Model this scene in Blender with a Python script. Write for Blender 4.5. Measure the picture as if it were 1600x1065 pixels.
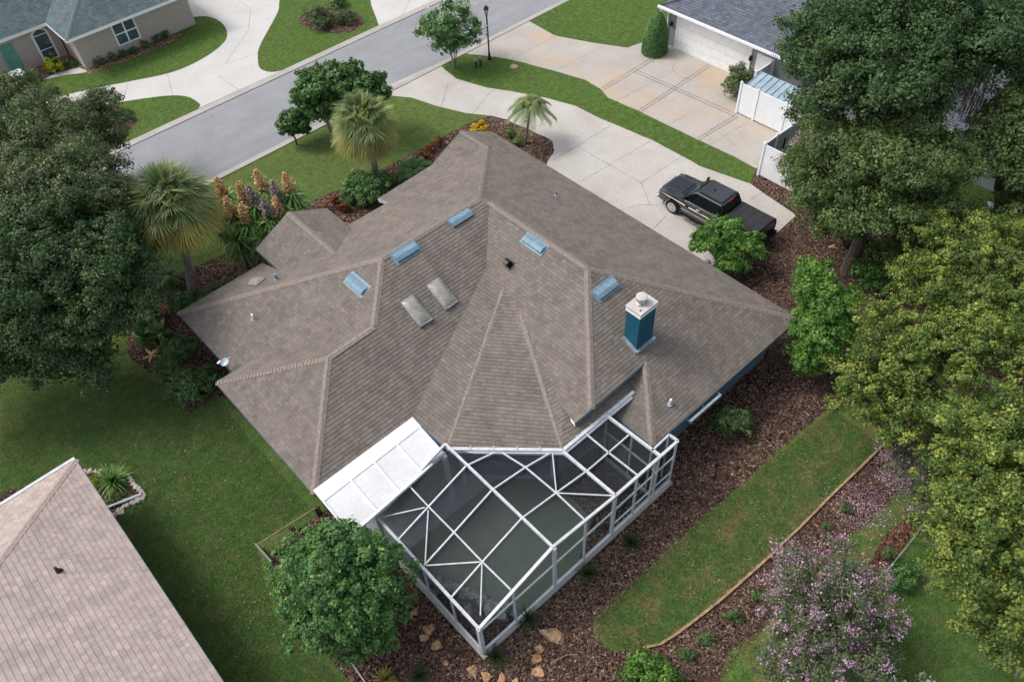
import bpy, bmesh, math, random
import numpy as np
from mathutils import Vector, Matrix, noise
from mathutils.geometry import tessellate_polygon
R_ = math.radians
random.seed(7); rng = np.random.default_rng(11)
scene = bpy.context.scene
col = scene.collection
for o in list(bpy.data.objects): bpy.data.objects.remove(o)

# ---------------------------------------------------------------- camera
YAW, PITCH, ROLL, CAMZ = 0.697803, 0.861184, -0.066792, 28.5
F_PX = 1244.4                                   # focal length in photo pixels (28 mm equivalent, photo 1600 wide)
fwd = Vector((math.sin(YAW)*math.cos(PITCH), math.cos(YAW)*math.cos(PITCH), -math.sin(PITCH)))
r0 = Vector((math.cos(YAW), -math.sin(YAW), 0)); u0 = r0.cross(fwd)
RIGHT = r0*math.cos(ROLL)+u0*math.sin(ROLL); UP = -r0*math.sin(ROLL)+u0*math.cos(ROLL)
cam = bpy.data.cameras.new('camera'); co = bpy.data.objects.new('camera', cam); col.objects.link(co)
cam.sensor_width = 36; cam.lens = 36*F_PX/1600; cam.clip_end = 2000; cam.clip_start = .5
m = Matrix((RIGHT, UP, -fwd)).transposed().to_4x4(); m.translation = (0, 0, CAMZ)
co.matrix_world = m; scene.camera = co

# ---------------------------------------------------------------- sky, sun, exposure
SUN_EL, SUN_AZ = 52, -38                        # degrees; azimuth from +Y towards +X
world = bpy.data.worlds.new('World'); scene.world = world; world.use_nodes = True
wn = world.node_tree; bg = wn.nodes['Background']
sky = wn.nodes.new('ShaderNodeTexSky'); sky.sky_type = 'NISHITA'; sky.sun_disc = False
sky.sun_elevation = R_(SUN_EL); sky.sun_rotation = R_(SUN_AZ); sky.air_density = 1.0; sky.dust_density = 4.0; sky.ozone_density = .6
hs = wn.nodes.new('ShaderNodeHueSaturation'); hs.inputs['Saturation'].default_value = .5     # thin overcast: a greyer sky
wn.links.new(sky.outputs[0], hs.inputs['Color'])
tcw = wn.nodes.new('ShaderNodeTexCoord'); cn = wn.nodes.new('ShaderNodeTexNoise'); cn.inputs['Scale'].default_value = 2.6; cn.inputs['Detail'].default_value = 8; cn.inputs['Roughness'].default_value = .6
cr_ = wn.nodes.new('ShaderNodeValToRGB'); cr_.color_ramp.elements[0].position = .42; cr_.color_ramp.elements[0].color = (.62, .64, .68, 1); cr_.color_ramp.elements[1].position = .60; cr_.color_ramp.elements[1].color = (1.75, 1.70, 1.62, 1)
mm = wn.nodes.new('ShaderNodeMix'); mm.data_type = 'RGBA'; mm.blend_type = 'MULTIPLY'; mm.inputs[0].default_value = 1     # broken cloud
wn.links.new(tcw.outputs['Generated'], cn.inputs['Vector']); wn.links.new(cn.outputs['Fac'], cr_.inputs[0]); wn.links.new(hs.outputs[0], mm.inputs[6]); wn.links.new(cr_.outputs[0], mm.inputs[7]); wn.links.new(mm.outputs[2], bg.inputs[0]); bg.inputs[1].default_value = .15
sl = bpy.data.lights.new('sun', 'SUN'); sl.energy = 1.15; sl.angle = R_(18); sl.color = (1, .95, .88)
so = bpy.data.objects.new('sun', sl); col.objects.link(so)
sd = Vector((math.sin(R_(SUN_AZ))*math.cos(R_(SUN_EL)), math.cos(R_(SUN_AZ))*math.cos(R_(SUN_EL)), math.sin(R_(SUN_EL))))
so.rotation_euler = sd.to_track_quat('Z', 'Y').to_euler(); so.location = (0, 40, 60)
scene.view_settings.view_transform = 'Standard'; scene.view_settings.look = 'None'
scene.view_settings.gamma = 1; scene.view_settings.exposure = .43
scene.cycles.transparent_max_bounces = 16

# ---------------------------------------------------------------- where things stand: sight lines to real points on a given height
def ray(x, y): return fwd + RIGHT*((x-800)/F_PX) - UP*((y-532.5)/F_PX)
def at(x, y, z=0.0):
    d = ray(x, y); t = (z-CAMZ)/d.z
    return Vector((d.x*t, d.y*t, z))
def onf(x, y, f, z=3.0):
    for _ in range(80):
        p = at(x, y, z); z = .5*z+.5*f(p)
    return at(x, y, z)
def lift(x, y, b):                               # height above base b at which the sight line passes
    d = ray(x, y); t = (b.x*d.x+b.y*d.y)/(d.x*d.x+d.y*d.y)
    return CAMZ+t*d.z
def mpp(p): return (Vector(p)-Vector((0, 0, CAMZ))).dot(fwd)/F_PX   # metres per photo pixel at p

# ---------------------------------------------------------------- object helpers
def tag(o, label=None, cat=None, group=None, kind=None):
    if label: o['label'] = label
    if cat: o['category'] = cat
    if group: o['group'] = group
    if kind: o['kind'] = kind
    return o
def empty(name, loc=(0, 0, 0), rz=0, label=None, cat=None, group=None):
    o = bpy.data.objects.new(name, None); col.objects.link(o); o.location = loc; o.rotation_euler.z = rz
    o.empty_display_size = .2
    return tag(o, label, cat, group)
def link(name, me, mats, parent=None, loc=None, smooth=False):
    o = bpy.data.objects.new(name, me); col.objects.link(o)
    for m_ in (mats if isinstance(mats, (list, tuple)) else [mats]): me.materials.append(m_)
    if parent:
        o.parent = parent
        if loc is None:                          # mesh given in world coordinates
            o.matrix_parent_inverse = (Matrix.Translation(parent.location) @ parent.rotation_euler.to_matrix().to_4x4()).inverted()
    if loc is not None: o.location = loc
    if smooth: me.polygons.foreach_set('use_smooth', [True]*len(me.polygons))
    return o
class MB:
    def __init__(s): s.bm = bmesh.new()
    def box(s, c, d, rz=0, rot=None, bev=0):
        M_ = Matrix.Translation(Vector(c)) @ ((rot.to_4x4() if rot is not None else Matrix.Rotation(rz, 4, 'Z'))) @ Matrix.Diagonal((d[0], d[1], d[2], 1))
        r = bmesh.ops.create_cube(s.bm, size=1, matrix=M_)
        if bev:
            es = list({e for v in r['verts'] for e in v.link_edges})
            bmesh.ops.bevel(s.bm, geom=es, offset=bev, segments=2, affect='EDGES')
        return s
    def bar(s, a, b, w, h=None):                 # rectangular bar a->b
        a, b = Vector(a), Vector(b); h = h or w; d = b-a; L = d.length
        z = d.normalized(); up = Vector((0, 0, 1)) if abs(z.z) < .95 else Vector((0, 1, 0))
        x = up.cross(z).normalized(); y = z.cross(x)
        M_ = Matrix((x, y, z)).transposed().to_4x4(); M_.translation = (a+b)/2
        bmesh.ops.create_cube(s.bm, size=1, matrix=M_ @ Matrix.Diagonal((w, h, L, 1))); return s
    def tube(s, pts, rads, n=8, cap=True):
        rings = []; pts = [Vector(p) for p in pts]
        if not isinstance(rads, (list, tuple)): rads = [rads]*len(pts)
        for i, p in enumerate(pts):
            d = (pts[min(i+1, len(pts)-1)]-pts[max(i-1, 0)]).normalized()
            up = Vector((0, 0, 1)) if abs(d.z) < .9 else Vector((1, 0, 0))
            x = up.cross(d).normalized(); y = d.cross(x)
            rings.append([s.bm.verts.new(p+(x*math.cos(2*math.pi*k/n)+y*math.sin(2*math.pi*k/n))*rads[i]) for k in range(n)])
        for a, b in zip(rings, rings[1:]):
            for k in range(n): s.bm.faces.new((a[k], a[(k+1) % n], b[(k+1) % n], b[k]))
        if cap:
            s.bm.faces.new(rings[0][::-1]); s.bm.faces.new(rings[-1])
        return s
    def lathe(s, c, prof, n=20, ax='Z'):
        rings = []; c = Vector(c)
        for r, z in prof:
            ring = []
            for k in range(n):
                a = 2*math.pi*k/n
                v = {'Z': (r*math.cos(a), r*math.sin(a), z), 'X': (z, r*math.cos(a), r*math.sin(a))}[ax]
                ring.append(s.bm.verts.new(c+Vector(v)))
            rings.append(ring)
        for a, b in zip(rings, rings[1:]):
            for k in range(n): s.bm.faces.new((a[k], a[(k+1) % n], b[(k+1) % n], b[k]))
        s.bm.faces.new(rings[0][::-1]); s.bm.faces.new(rings[-1]); return s
    def poly(s, pts):
        s.bm.faces.new([s.bm.verts.new(Vector(p)) for p in pts]); return s
    def prism(s, pts, d):                        # extrude polygon by vector d
        d = Vector(d); a = [s.bm.verts.new(Vector(p)) for p in pts]; b = [s.bm.verts.new(Vector(p)+d) for p in pts]
        n = len(a); s.bm.faces.new(a); s.bm.faces.new(b[::-1])
        for i in range(n): s.bm.faces.new((a[i], b[i], b[(i+1) % n], a[(i+1) % n]))
        return s
    def build(s, name, mats, parent=None, loc=None, smooth=False, bevel=0, fix=True):
        if fix: bmesh.ops.recalc_face_normals(s.bm, faces=s.bm.faces)
        me = bpy.data.meshes.new(name); s.bm.to_mesh(me); s.bm.free()
        o = link(name, me, mats, parent, loc, smooth)
        if bevel:
            b = o.modifiers.new('bevel', 'BEVEL'); b.width = bevel; b.segments = 2; b.limit_method = 'ANGLE'
        return o
def smoothpoly(pts, n=5, closed=True):
    out = []; N = len(pts)
    for i in range(N):
        p0, p1, p2, p3 = (pts[(i+j-1) % N] for j in range(4))
        for k in range(n):
            t = k/n
            out.append(.5*((2*p1)+(p2-p0)*t+(2*p0-5*p1+4*p2-p3)*t*t+(3*p1-p0-3*p2+p3)*t**3))
    return out
def sheet(name, pts, z, m_, kind='structure', smooth=True, jitter=0.0):
    P = [p.copy() for p in pts]
    if smooth: P = smoothpoly(P)
    if jitter:
        Q = []
        for i, p in enumerate(P):
            q = P[(i+1) % len(P)]; L = (q-p).length; k = max(1, int(L/.25))
            for j in range(k): Q.append(p.lerp(q, j/k))
        P = [p+Vector((noise.noise(p*1.7)+.6*noise.noise(p*5), noise.noise(p*1.7+Vector((9, 0, 0)))+.6*noise.noise(p*5+Vector((9, 0, 0))), 0))*jitter for p in Q]
    for p in P: p.z = z
    tris = tessellate_polygon([P]); me = bpy.data.meshes.new(name)
    me.from_pydata([tuple(p) for p in P], [], [tuple(t) for t in tris]); me.update()
    bm = bmesh.new(); bm.from_mesh(me); bmesh.ops.recalc_face_normals(bm, faces=bm.faces)
    for f in bm.faces:
        if f.normal.z < 0: f.normal_flip()
    bm.to_mesh(me); bm.free()
    o = link(name, me, m_); o['kind'] = kind; return o
PX = lambda L, z=0: [at(x, y, z) for x, y in L]

# ---------------------------------------------------------------- materials
class NT:
    def __init__(s, name):
        s.m = bpy.data.materials.new(name); s.m.use_nodes = True; s.t = s.m.node_tree; s.b = s.t.nodes['Principled BSDF']
        s.b.inputs['Specular IOR Level'].default_value = .3
    def n(s, ty, **kw):
        x = s.t.nodes.new(ty)
        for k, v in kw.items():
            if hasattr(x, k): setattr(x, k, v)
            else: x.inputs[k.replace('_', ' ')].default_value = v
        return x
    def l(s, a, b): s.t.links.new(a, b)
    def coord(s, which='Object'):
        if not hasattr(s, 'tc'): s.tc = s.n('ShaderNodeTexCoord')
        return s.tc.outputs[which]
    def noise(s, scale, detail=6, rough=.6, vec=None):
        x = s.n('ShaderNodeTexNoise'); x.inputs['Scale'].default_value = scale; x.inputs['Detail'].default_value = detail; x.inputs['Roughness'].default_value = rough
        s.l(vec or s.coord(), x.inputs['Vector']); return x.outputs['Fac']
    def ramp(s, fac, stops):
        x = s.n('ShaderNodeValToRGB'); e = x.color_ramp.elements
        while len(e) > 1: e.remove(e[-1])
        e[0].position = stops[0][0]; e[0].color = (*stops[0][1], 1)
        for p, c in stops[1:]:
            q = e.new(p); q.color = (*c, 1)
        s.l(fac, x.inputs[0]); return x.outputs[0]
    def mix(s, fac, a, b, mode='MIX'):
        x = s.n('ShaderNodeMix'); x.data_type = 'RGBA'; x.blend_type = mode
        for v, i in ((fac, 0), (a, 6), (b, 7)):
            if isinstance(v, (int, float)): x.inputs[i].default_value = v
            elif isinstance(v, tuple): x.inputs[i].default_value = (*v, 1)
            else: s.l(v, x.inputs[i])
        return x.outputs[2]
    def bump(s, h, strength=.5, dist=.02):
        x = s.n('ShaderNodeBump'); x.inputs['Strength'].default_value = strength; x.inputs['Distance'].default_value = dist
        s.l(h, x.inputs['Height']); s.l(x.outputs[0], s.b.inputs['Normal'])
    def base(s, c, rough=.8, metal=0, spec=None):
        if isinstance(c, tuple): s.b.inputs['Base Color'].default_value = (*c, 1)
        else: s.l(c, s.b.inputs['Base Color'])
        s.b.inputs['Roughness'].default_value = rough; s.b.inputs['Metallic'].default_value = metal
        if spec is not None: s.b.inputs['Specular IOR Level'].default_value = spec
        return s.m
def plain(name, c, rough=.6, metal=0, var=.12, scale=3, spec=None):
    t = NT(name); f = t.noise(scale, 5)
    d = tuple(x*(1-var*1.6) for x in c); b = tuple(min(1, x*(1+var)) for x in c)
    return t.base(t.ramp(f, [(.3, d), (.7, b)]), rough, metal, spec)

def grass_mat(name, lo, hi, dry, dryamt=.5):
    t = NT(name); f1 = t.noise(.35, 4); f2 = t.noise(14, 8, .8); f3 = t.noise(1.1, 6, .65); f4 = t.noise(3.2, 5, .7)
    c = t.mix(t.ramp(f1, [(.35, (0, 0, 0)), (.65, (1, 1, 1))]), lo, hi)
    f5 = t.noise(1.7, 7, .75); f6 = t.noise(7, 6, .8)
    c = t.mix(t.ramp(f5, [(.42, (.0,)*3), (.62, (.8,)*3)]), c, tuple(x*1.28 for x in hi))
    c = t.mix(t.ramp(f4, [(.38, (.0,)*3), (.62, (.75,)*3)]), c, tuple(x*.58 for x in lo))
    c = t.mix(t.ramp(f6, [(.48, (.0,)*3), (.68, (.4,)*3)]), c, tuple(x*.6+y*.4 for x, y in zip(hi, dry)))
    c = t.mix(t.ramp(f3, [(dryamt, (0, 0, 0)), (dryamt+.22, (.75,)*3)]), c, dry)
    c = t.mix(t.ramp(f2, [(.36, (1, 1, 1)), (.6, (0, 0, 0))]), c, tuple(x*.34 for x in lo))
    t.bump(f2, .9, .05); return t.base(c, .95, spec=.1)
M = {}
M['grass'] = grass_mat('lawn_grass', (0.083, 0.166, 0.040), (0.121, 0.211, 0.051), (0.224, 0.205, 0.094), .49)
M['grass_front'] = grass_mat('front_lawn_grass', (0.112, 0.187, 0.047), (0.158, 0.231, 0.061), (0.263, 0.222, 0.105), .52)
M['grass_green'] = grass_mat('green_grass', (0.097, 0.172, 0.040), (0.132, 0.210, 0.050), (0.195, 0.216, 0.074), .56)
M['grass_strip'] = grass_mat('strip_grass', (.085, .170, .040), (.125, .215, .052), (.36, .215, .12), .46)
def mulch_mat(name, cols, sc=15):
    t = NT(name); v = t.n('ShaderNodeTexVoronoi'); v.inputs['Scale'].default_value = sc; v.inputs['Randomness'].default_value = 1
    mp = t.n('ShaderNodeMapping'); t.l(t.coord(), mp.inputs[0]); mp.inputs['Scale'].default_value = (1, 1, .3)
    ns = t.n('ShaderNodeTexNoise'); ns.inputs['Scale'].default_value = 9; t.l(mp.outputs[0], ns.inputs['Vector'])
    mx = t.n('ShaderNodeVectorMath', operation='MULTIPLY_ADD'); t.l(ns.outputs['Color'], mx.inputs[0]); mx.inputs[1].default_value = (.25, .25, 0); t.l(mp.outputs[0], mx.inputs[2])
    t.l(mx.outputs[0], v.inputs['Vector'])
    sep = t.n('ShaderNodeSeparateColor'); t.l(v.outputs['Color'], sep.inputs[0])
    c = t.ramp(sep.outputs[0], cols)
    f = t.noise(.7, 5); c = t.mix(t.ramp(f, [(.35, (0, 0, 0)), (.7, (.6,)*3)]), c, tuple(x*.6 for x in cols[2][1]))
    c = t.mix(t.ramp(v.outputs['Distance'], [(.35, (0, 0, 0)), (.75, (1, 1, 1))]), c, (.012, .008, .007))
    t.bump(v.outputs['Distance'], .9, -.04); return t.base(c, .95, spec=.1)
M['mulch'] = mulch_mat('bark_mulch', [(0, (0.056, 0.033, 0.025)), (.35, (0.124, 0.076, 0.056)), (.65, (0.208, 0.132, 0.100)), (.88, (0.314, 0.211, 0.160)), (1, (0.578, 0.432, 0.339))])
M['mulch_red'] = mulch_mat('red_mulch', [(0, (0.073, 0.030, 0.019)), (.35, (0.151, 0.063, 0.039)), (.65, (0.230, 0.103, 0.063)), (.88, (0.302, 0.162, 0.107)), (1, (0.363, 0.216, 0.146))])
M['gravel_pink'] = mulch_mat('pink_gravel', [(0, (.22, .12, .08)), (.35, (.34, .2, .14)), (.65, (.42, .27, .2)), (.88, (.5, .36, .28)), (1, (.6, .5, .42))], 12)
def concrete(name, a, b, stain, amt=.62):
    t = NT(name); f = t.noise(.5, 7, .65); g = t.noise(6, 8, .75); h = t.noise(.22, 4)
    c = t.mix(t.ramp(f, [(.3, (0, 0, 0)), (.7, (1, 1, 1))]), a, b)
    c = t.mix(t.ramp(g, [(.3, (.45,)*3), (.6, (0, 0, 0))]), c, tuple(x*.72 for x in a))
    c = t.mix(t.ramp(h, [(amt, (0, 0, 0)), (amt+.25, (.8,)*3)]), c, stain)
    t.bump(g, .25, .01); return t.base(c, .85, spec=.2)
M['concrete'] = concrete('pale_concrete', (.43, .405, .375), (.53, .51, .485), (.34, .285, .22), .56)
M['concrete_n'] = concrete('stained_concrete', (.38, .355, .325), (.47, .44, .405), (.50, .34, .20), .47)
M['concrete_w'] = concrete('white_concrete', (.50, .49, .475), (.58, .57, .56), (.46, .45, .43), .6)
M['kerb'] = concrete('kerb_concrete', (.36, .345, .32), (.46, .44, .41), (.28, .25, .22), .5)
t = NT('asphalt'); f = t.noise(.6, 6, .6); g = t.noise(40, 4, .8); h = t.noise(3, 6)
c = t.mix(t.ramp(f, [(.3, (0,)*3), (.7, (1,)*3)]), (.26, .27, .29), (.33, .34, .36))
c = t.mix(t.ramp(g, [(.35, (.55,)*3), (.65, (0,)*3)]), c, (.19, .195, .21)); c = t.mix(t.ramp(h, [(.58, (0,)*3), (.8, (.5,)*3)]), c, (.40, .40, .41))
t.bump(g, .3, .01); mp = t.n('ShaderNodeMapping'); t.l(t.coord(), mp.inputs[0]); mp.inputs['Scale'].default_value = (.05, 1.1, 1)
tk_ = t.noise(1.0, 4, .6, mp.outputs[0]); c = t.mix(t.ramp(tk_, [(.45, (0,)*3), (.65, (.45,)*3)]), c, (.22, .225, .24))
vo = t.n('ShaderNodeTexVoronoi', feature='DISTANCE_TO_EDGE'); vo.inputs['Scale'].default_value = .16; nz = t.n('ShaderNodeTexNoise'); nz.inputs['Scale'].default_value = .7; t.l(t.coord(), nz.inputs['Vector'])
ad = t.n('ShaderNodeVectorMath', operation='MULTIPLY_ADD'); t.l(nz.outputs['Color'], ad.inputs[0]); ad.inputs[1].default_value = (1.6, 1.6, 0); t.l(t.coord(), ad.inputs[2]); t.l(ad.outputs[0], vo.inputs['Vector'])
c = t.mix(t.ramp(vo.outputs['Distance'], [(.0, (.4,)*3), (.004, (0,)*3)]), c, (.12, .12, .125))
M['asphalt'] = t.base(c, .9, spec=.2)
M['joint'] = plain('dark_joint', (.20, .175, .15), .9, var=.3, scale=2)
M['joint_soft'] = plain('soft_joint', (.29, .265, .235), .9, var=.3, scale=2)

def shingle_mat(name, c1, c2, mort, w=.33, h=.16, stain=(.20, .19, .17), samt=.55):
    t = NT(name); b = t.n('ShaderNodeTexBrick'); uv = t.coord('UV'); t.l(uv, b.inputs['Vector'])
    b.offset = .5; b.inputs['Scale'].default_value = 1; b.inputs['Brick Width'].default_value = w; b.inputs['Row Height'].default_value = h
    b.inputs['Mortar Size'].default_value = .007; b.inputs['Mortar Smooth'].default_value = .2; b.inputs['Bias'].default_value = -.1
    b.inputs['Color1'].default_value = (*c1, 1); b.inputs['Color2'].default_value = (*c2, 1); b.inputs['Mortar'].default_value = (*mort, 1)
    b2 = t.n('ShaderNodeTexBrick'); t.l(uv, b2.inputs['Vector']); b2.offset = .37; b2.inputs['Scale'].default_value = 1
    b2.inputs['Brick Width'].default_value = w*.53; b2.inputs['Row Height'].default_value = h; b2.inputs['Mortar Size'].default_value = 0
    b2.inputs['Color1'].default_value = (.86, .85, .85, 1); b2.inputs['Color2'].default_value = (1.09, 1.06, 1.04, 1)
    c = t.mix(1, b.outputs['Color'], b2.outputs['Color'], 'MULTIPLY')
    f = t.noise(.45, 6, .7); g = t.noise(22, 3, .8)
    c = t.mix(t.ramp(f, [(samt, (0,)*3), (samt+.25, (.5,)*3)]), c, stain)
    c = t.mix(.5, c, t.ramp(g, [(.25, (.55,)*3), (.75, (1.0,)*3)]), 'MULTIPLY')
    mp = t.n('ShaderNodeMapping'); t.l(uv, mp.inputs[0]); mp.inputs['Scale'].default_value = (1.6, .22, 1)
    k1 = t.noise(1.0, 5, .6, mp.outputs[0]); c = t.mix(t.ramp(k1, [(.46, (0,)*3), (.70, (.5,)*3)]), c, tuple(x*.62 for x in c1))
    k2 = t.noise(1.3, 7, .7); c = t.mix(t.ramp(k2, [(.40, (.16,)*3), (.56, (0,)*3)]), c, tuple(min(1, x*1.35) for x in c2))
    return t.base(c, .92, spec=.15)
M['shingle'] = shingle_mat('brown_shingle', (0.177, 0.157, 0.139), (0.226, 0.204, 0.182), (0.104, 0.094, 0.083), stain=(0.224, 0.218, 0.207))
M['shingle_butt'] = plain('shingle_edge', (.10, .088, .076), .95)
M['cap'] = plain('ridge_shingle', (0.242, 0.209, 0.184), .92, var=.2, scale=9)
M['shingle_pink'] = shingle_mat('pink_shingle', (0.427, 0.361, 0.340), (0.513, 0.437, 0.410), (0.304, 0.252, 0.237), w=.3, h=.19, stain=(0.399, 0.332, 0.304))
M['cap_pink'] = plain('pink_ridge_shingle', (.40, .32, .285), .92, var=.2, scale=9)
M['shingle_slate'] = shingle_mat('slate_shingle', (.105, .125, .165), (.165, .190, .235), (.045, .05, .06), w=.3, h=.2, stain=(.15, .165, .19), samt=.6)
M['shingle_green'] = shingle_mat('green_shingle', (0.098, 0.141, 0.156), (0.149, 0.194, 0.213), (0.052, 0.073, 0.083), w=.3, h=.2, stain=(0.154, 0.194, 0.203), samt=.6)
M['cap_green'] = plain('green_ridge_shingle', (.14, .185, .18), .92, var=.2, scale=9)
M['white'] = plain('white_paint', (.84, .845, .85), .45, var=.05)
M['alu'] = plain('white_aluminium', (.54, .57, .61), .4, var=.12, scale=4)
M['metalroof'] = concrete('white_metal_roof', (.66, .68, .70), (.80, .81, .83), (.5, .5, .5), .55)
M['flash'] = plain('grey_flashing', (.36, .44, .50), .4, .3, var=.2)
M['bluevent'] = plain('blue_vent_paint', (.165, .265, .335), .5, var=.15, scale=5)
M['navy'] = plain('dark_blue_siding', (.006, .078, .135), .55, var=.15)
M['galv'] = concrete('weathered_steel', (.48, .46, .44), (.62, .61, .6), (.34, .22, .13), .62)
M['steel'] = plain('flue_steel', (.45, .44, .43), .35, .6, var=.25, scale=8)
M['black'] = plain('black_metal', (.012, .012, .014), .4, var=.2)
M['wall_navy'] = plain('house_wall_paint', (.10, .16, .21), .8)
M['stucco'] = plain('taupe_stucco', (.44, .385, .345), .9, var=.07, scale=8)
M['greywall'] = plain('grey_stucco', (.26, .29, .30), .9, var=.07, scale=8)
M['vinyl'] = plain('white_vinyl', (.80, .82, .86), .4, var=.04)
M['bark'] = plain('bark', (.12, .095, .075), .95, var=.4, scale=9)
M['bark_grey'] = plain('grey_bark', (.25, .23, .21), .95, var=.35, scale=12)
M['palmbark'] = plain('palm_trunk', (.22, .20, .18), .95, var=.4, scale=14)
M['wood'] = plain('weathered_timber', (.36, .24, .14), .85, var=.3, scale=5)
M['darkwood'] = plain('dark_timber', (.05, .035, .025), .85, var=.3, scale=5)
t = NT('weathered_blue_siding'); f = t.noise(2.5, 6, .7); g = t.noise(14, 4)
c = t.mix(t.ramp(f, [(.4, (0,)*3), (.75, (.5,)*3)]), (.006, .076, .132), (.03, .115, .17)); c = t.mix(t.ramp(g, [(.62, (0,)*3), (.75, (.3,)*3)]), c, (.10, .12, .12)); M['navy'] = t.base(c, .6)
t = NT('rock'); f = t.noise(5, 8, .7); g = t.noise(1.4, 5)
c = t.mix(t.ramp(g, [(.35, (0,)*3), (.65, (1,)*3)]), (.40, .20, .10), (.52, .36, .22)); c = t.mix(t.ramp(f, [(.35, (1,)*3), (.55, (0,)*3)]), c, (.17, .09, .05)); t.bump(f, .9, .05)
M['rock'] = t.base(c, .9)
t = NT('pale_rock'); f = t.noise(5, 8, .7); c = t.ramp(f, [(.35, (.12, .12, .11)), (.65, (.46, .45, .42))]); t.bump(f, .9, .05); M['palerock'] = t.base(c, .9)
def glass(name, tint, rough=.08, metal=0): return plain(name, tint, rough, metal, var=.25, scale=1.2, spec=.7)
M['glass'] = glass('window_glass', (.06, .10, .13)); M['carglass'] = glass('car_glass', (.008, .012, .012), .03)
t = NT('skylight_dome'); f = t.noise(3, 4); M['dome'] = t.base(t.ramp(f, [(.3, (.20, .195, .17)), (.7, (.34, .335, .30))]), .25, 0, .6)
M['carpaint'] = plain('black_car_paint', (.004, .0045, .006), .06, .0, var=.1, spec=.8)
for n_ in ('Coat Weight',): M['carpaint'].node_tree.nodes['Principled BSDF'].inputs[n_].default_value = 1
M['carpaint'].node_tree.nodes['Principled BSDF'].inputs['Coat Roughness'].default_value = .03
M['chrome'] = plain('chrome', (.75, .76, .78), .15, 1, var=.05)
M['rubber'] = plain('rubber', (.014, .014, .014), .85)
M['tonneau'] = plain('tonneau_vinyl', (.032, .034, .037), .6, var=.15, scale=3)
M['redlens'] = plain('red_lens', (.35, .012, .01), .2, var=.1); M['clearlens'] = plain('clear_lens', (.7, .7, .7), .12, .3, var=.1)
t = NT('insect_screen'); tr = t.n('ShaderNodeBsdfTransparent'); mx = t.n('ShaderNodeMixShader'); mx.inputs[0].default_value = .30
tr.inputs[0].default_value = (.72, .78, .80, 1)
t.base((.050, .056, .060), .8); out = t.t.nodes['Material Output']
t.l(tr.outputs[0], mx.inputs[1]); t.l(t.b.outputs[0], mx.inputs[2]); t.l(mx.outputs[0], out.inputs[0]); M['screen'] = t.m
M['deck'] = concrete('pool_deck', (.36, .37, .40), (.43, .44, .47), (.27, .28, .30), .6)
t = NT('pool_water'); f = t.noise(.8, 5); t.bump(t.noise(2.5, 4), .2, .03); M['water'] = t.base(t.ramp(f, [(.3, (.130, .155, .125)), (.7, (.185, .205, .160))]), .25, 0, .3)

def leaf_mat(name, stops, trans=.35, rough=.55, sc=.9):
    """per-leaf colour from the leaf's own random number, plus slow drift across the crown"""
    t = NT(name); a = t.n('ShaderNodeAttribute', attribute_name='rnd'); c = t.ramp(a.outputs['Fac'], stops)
    f = t.noise(sc, 3); c = t.mix(t.ramp(f, [(.35, (.55,)*3), (.65, (0,)*3)]), c, tuple(x*.72 for x in stops[0][1]))
    t.base(c, rough, spec=.4); tl = t.n('ShaderNodeBsdfTranslucent'); t.l(c, tl.inputs[0]); mx = t.n('ShaderNodeMixShader'); mx.inputs[0].default_value = trans
    out = t.t.nodes['Material Output']; t.l(t.b.outputs[0], mx.inputs[1]); t.l(tl.outputs[0], mx.inputs[2]); t.l(mx.outputs[0], out.inputs[0]); return t.m
L = {}
L['oak'] = leaf_mat('oak_leaf', [(0, (0.066, 0.122, 0.039)), (.5, (0.122, 0.197, 0.057)), (.85, (0.191, 0.263, 0.077)), (1, (0.326, 0.380, 0.118))])
L['oak_dark'] = leaf_mat('dark_oak_leaf', [(0, (0.040, 0.093, 0.032)), (.5, (0.078, 0.148, 0.050)), (.85, (0.126, 0.205, 0.066)), (1, (0.205, 0.279, 0.090))])
L['olive'] = leaf_mat('olive_leaf', [(0, (0.078, 0.119, 0.051)), (.5, (0.130, 0.183, 0.074)), (.85, (0.199, 0.257, 0.104)), (1, (0.329, 0.397, 0.148))])
L['yellow'] = leaf_mat('yellow_green_leaf', [(0, (.070, .130, .028)), (.33, (.125, .205, .040)), (.6, (.225, .300, .055)), (.85, (.35, .41, .078)), (1, (.47, .50, .12))])
L['bright'] = leaf_mat('bright_leaf', [(0, (0.072, 0.180, 0.033)), (.5, (0.134, 0.293, 0.047)), (.85, (0.216, 0.395, 0.066)), (1, (0.342, 0.498, 0.103))])
L['mid'] = leaf_mat('mid_leaf', [(0, (0.073, 0.179, 0.055)), (.5, (0.125, 0.273, 0.078)), (.85, (0.210, 0.378, 0.106)), (1, (0.356, 0.525, 0.152))])
L['dark'] = leaf_mat('glossy_dark_leaf', [(0, (0.043, 0.110, 0.028)), (.5, (0.083, 0.190, 0.041)), (.85, (0.142, 0.280, 0.057)), (1, (0.241, 0.390, 0.096))], .2, .4)
L['shrub'] = leaf_mat('shrub_leaf', [(0, (0.078, 0.162, 0.056)), (.5, (0.144, 0.268, 0.084)), (.85, (0.245, 0.384, 0.132)), (1, (0.444, 0.582, 0.246))])
L['myrtle'] = leaf_mat('myrtle_leaf', [(0, (0.088, 0.137, 0.067)), (.5, (0.157, 0.206, 0.098)), (.85, (0.255, 0.274, 0.137)), (1, (0.392, 0.372, 0.216))])
L['purple'] = leaf_mat('purple_blossom', [(0, (0.400, 0.209, 0.360)), (.5, (0.557, 0.344, 0.493)), (1, (0.799, 0.574, 0.678))], .3)
L['white'] = leaf_mat('white_blossom', [(0, (.55, .55, .45)), (1, (.85, .85, .78))], .3)
L['pink'] = leaf_mat('pink_blossom', [(0, (.60, .38, .45)), (1, (.82, .66, .68))], .3)
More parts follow.
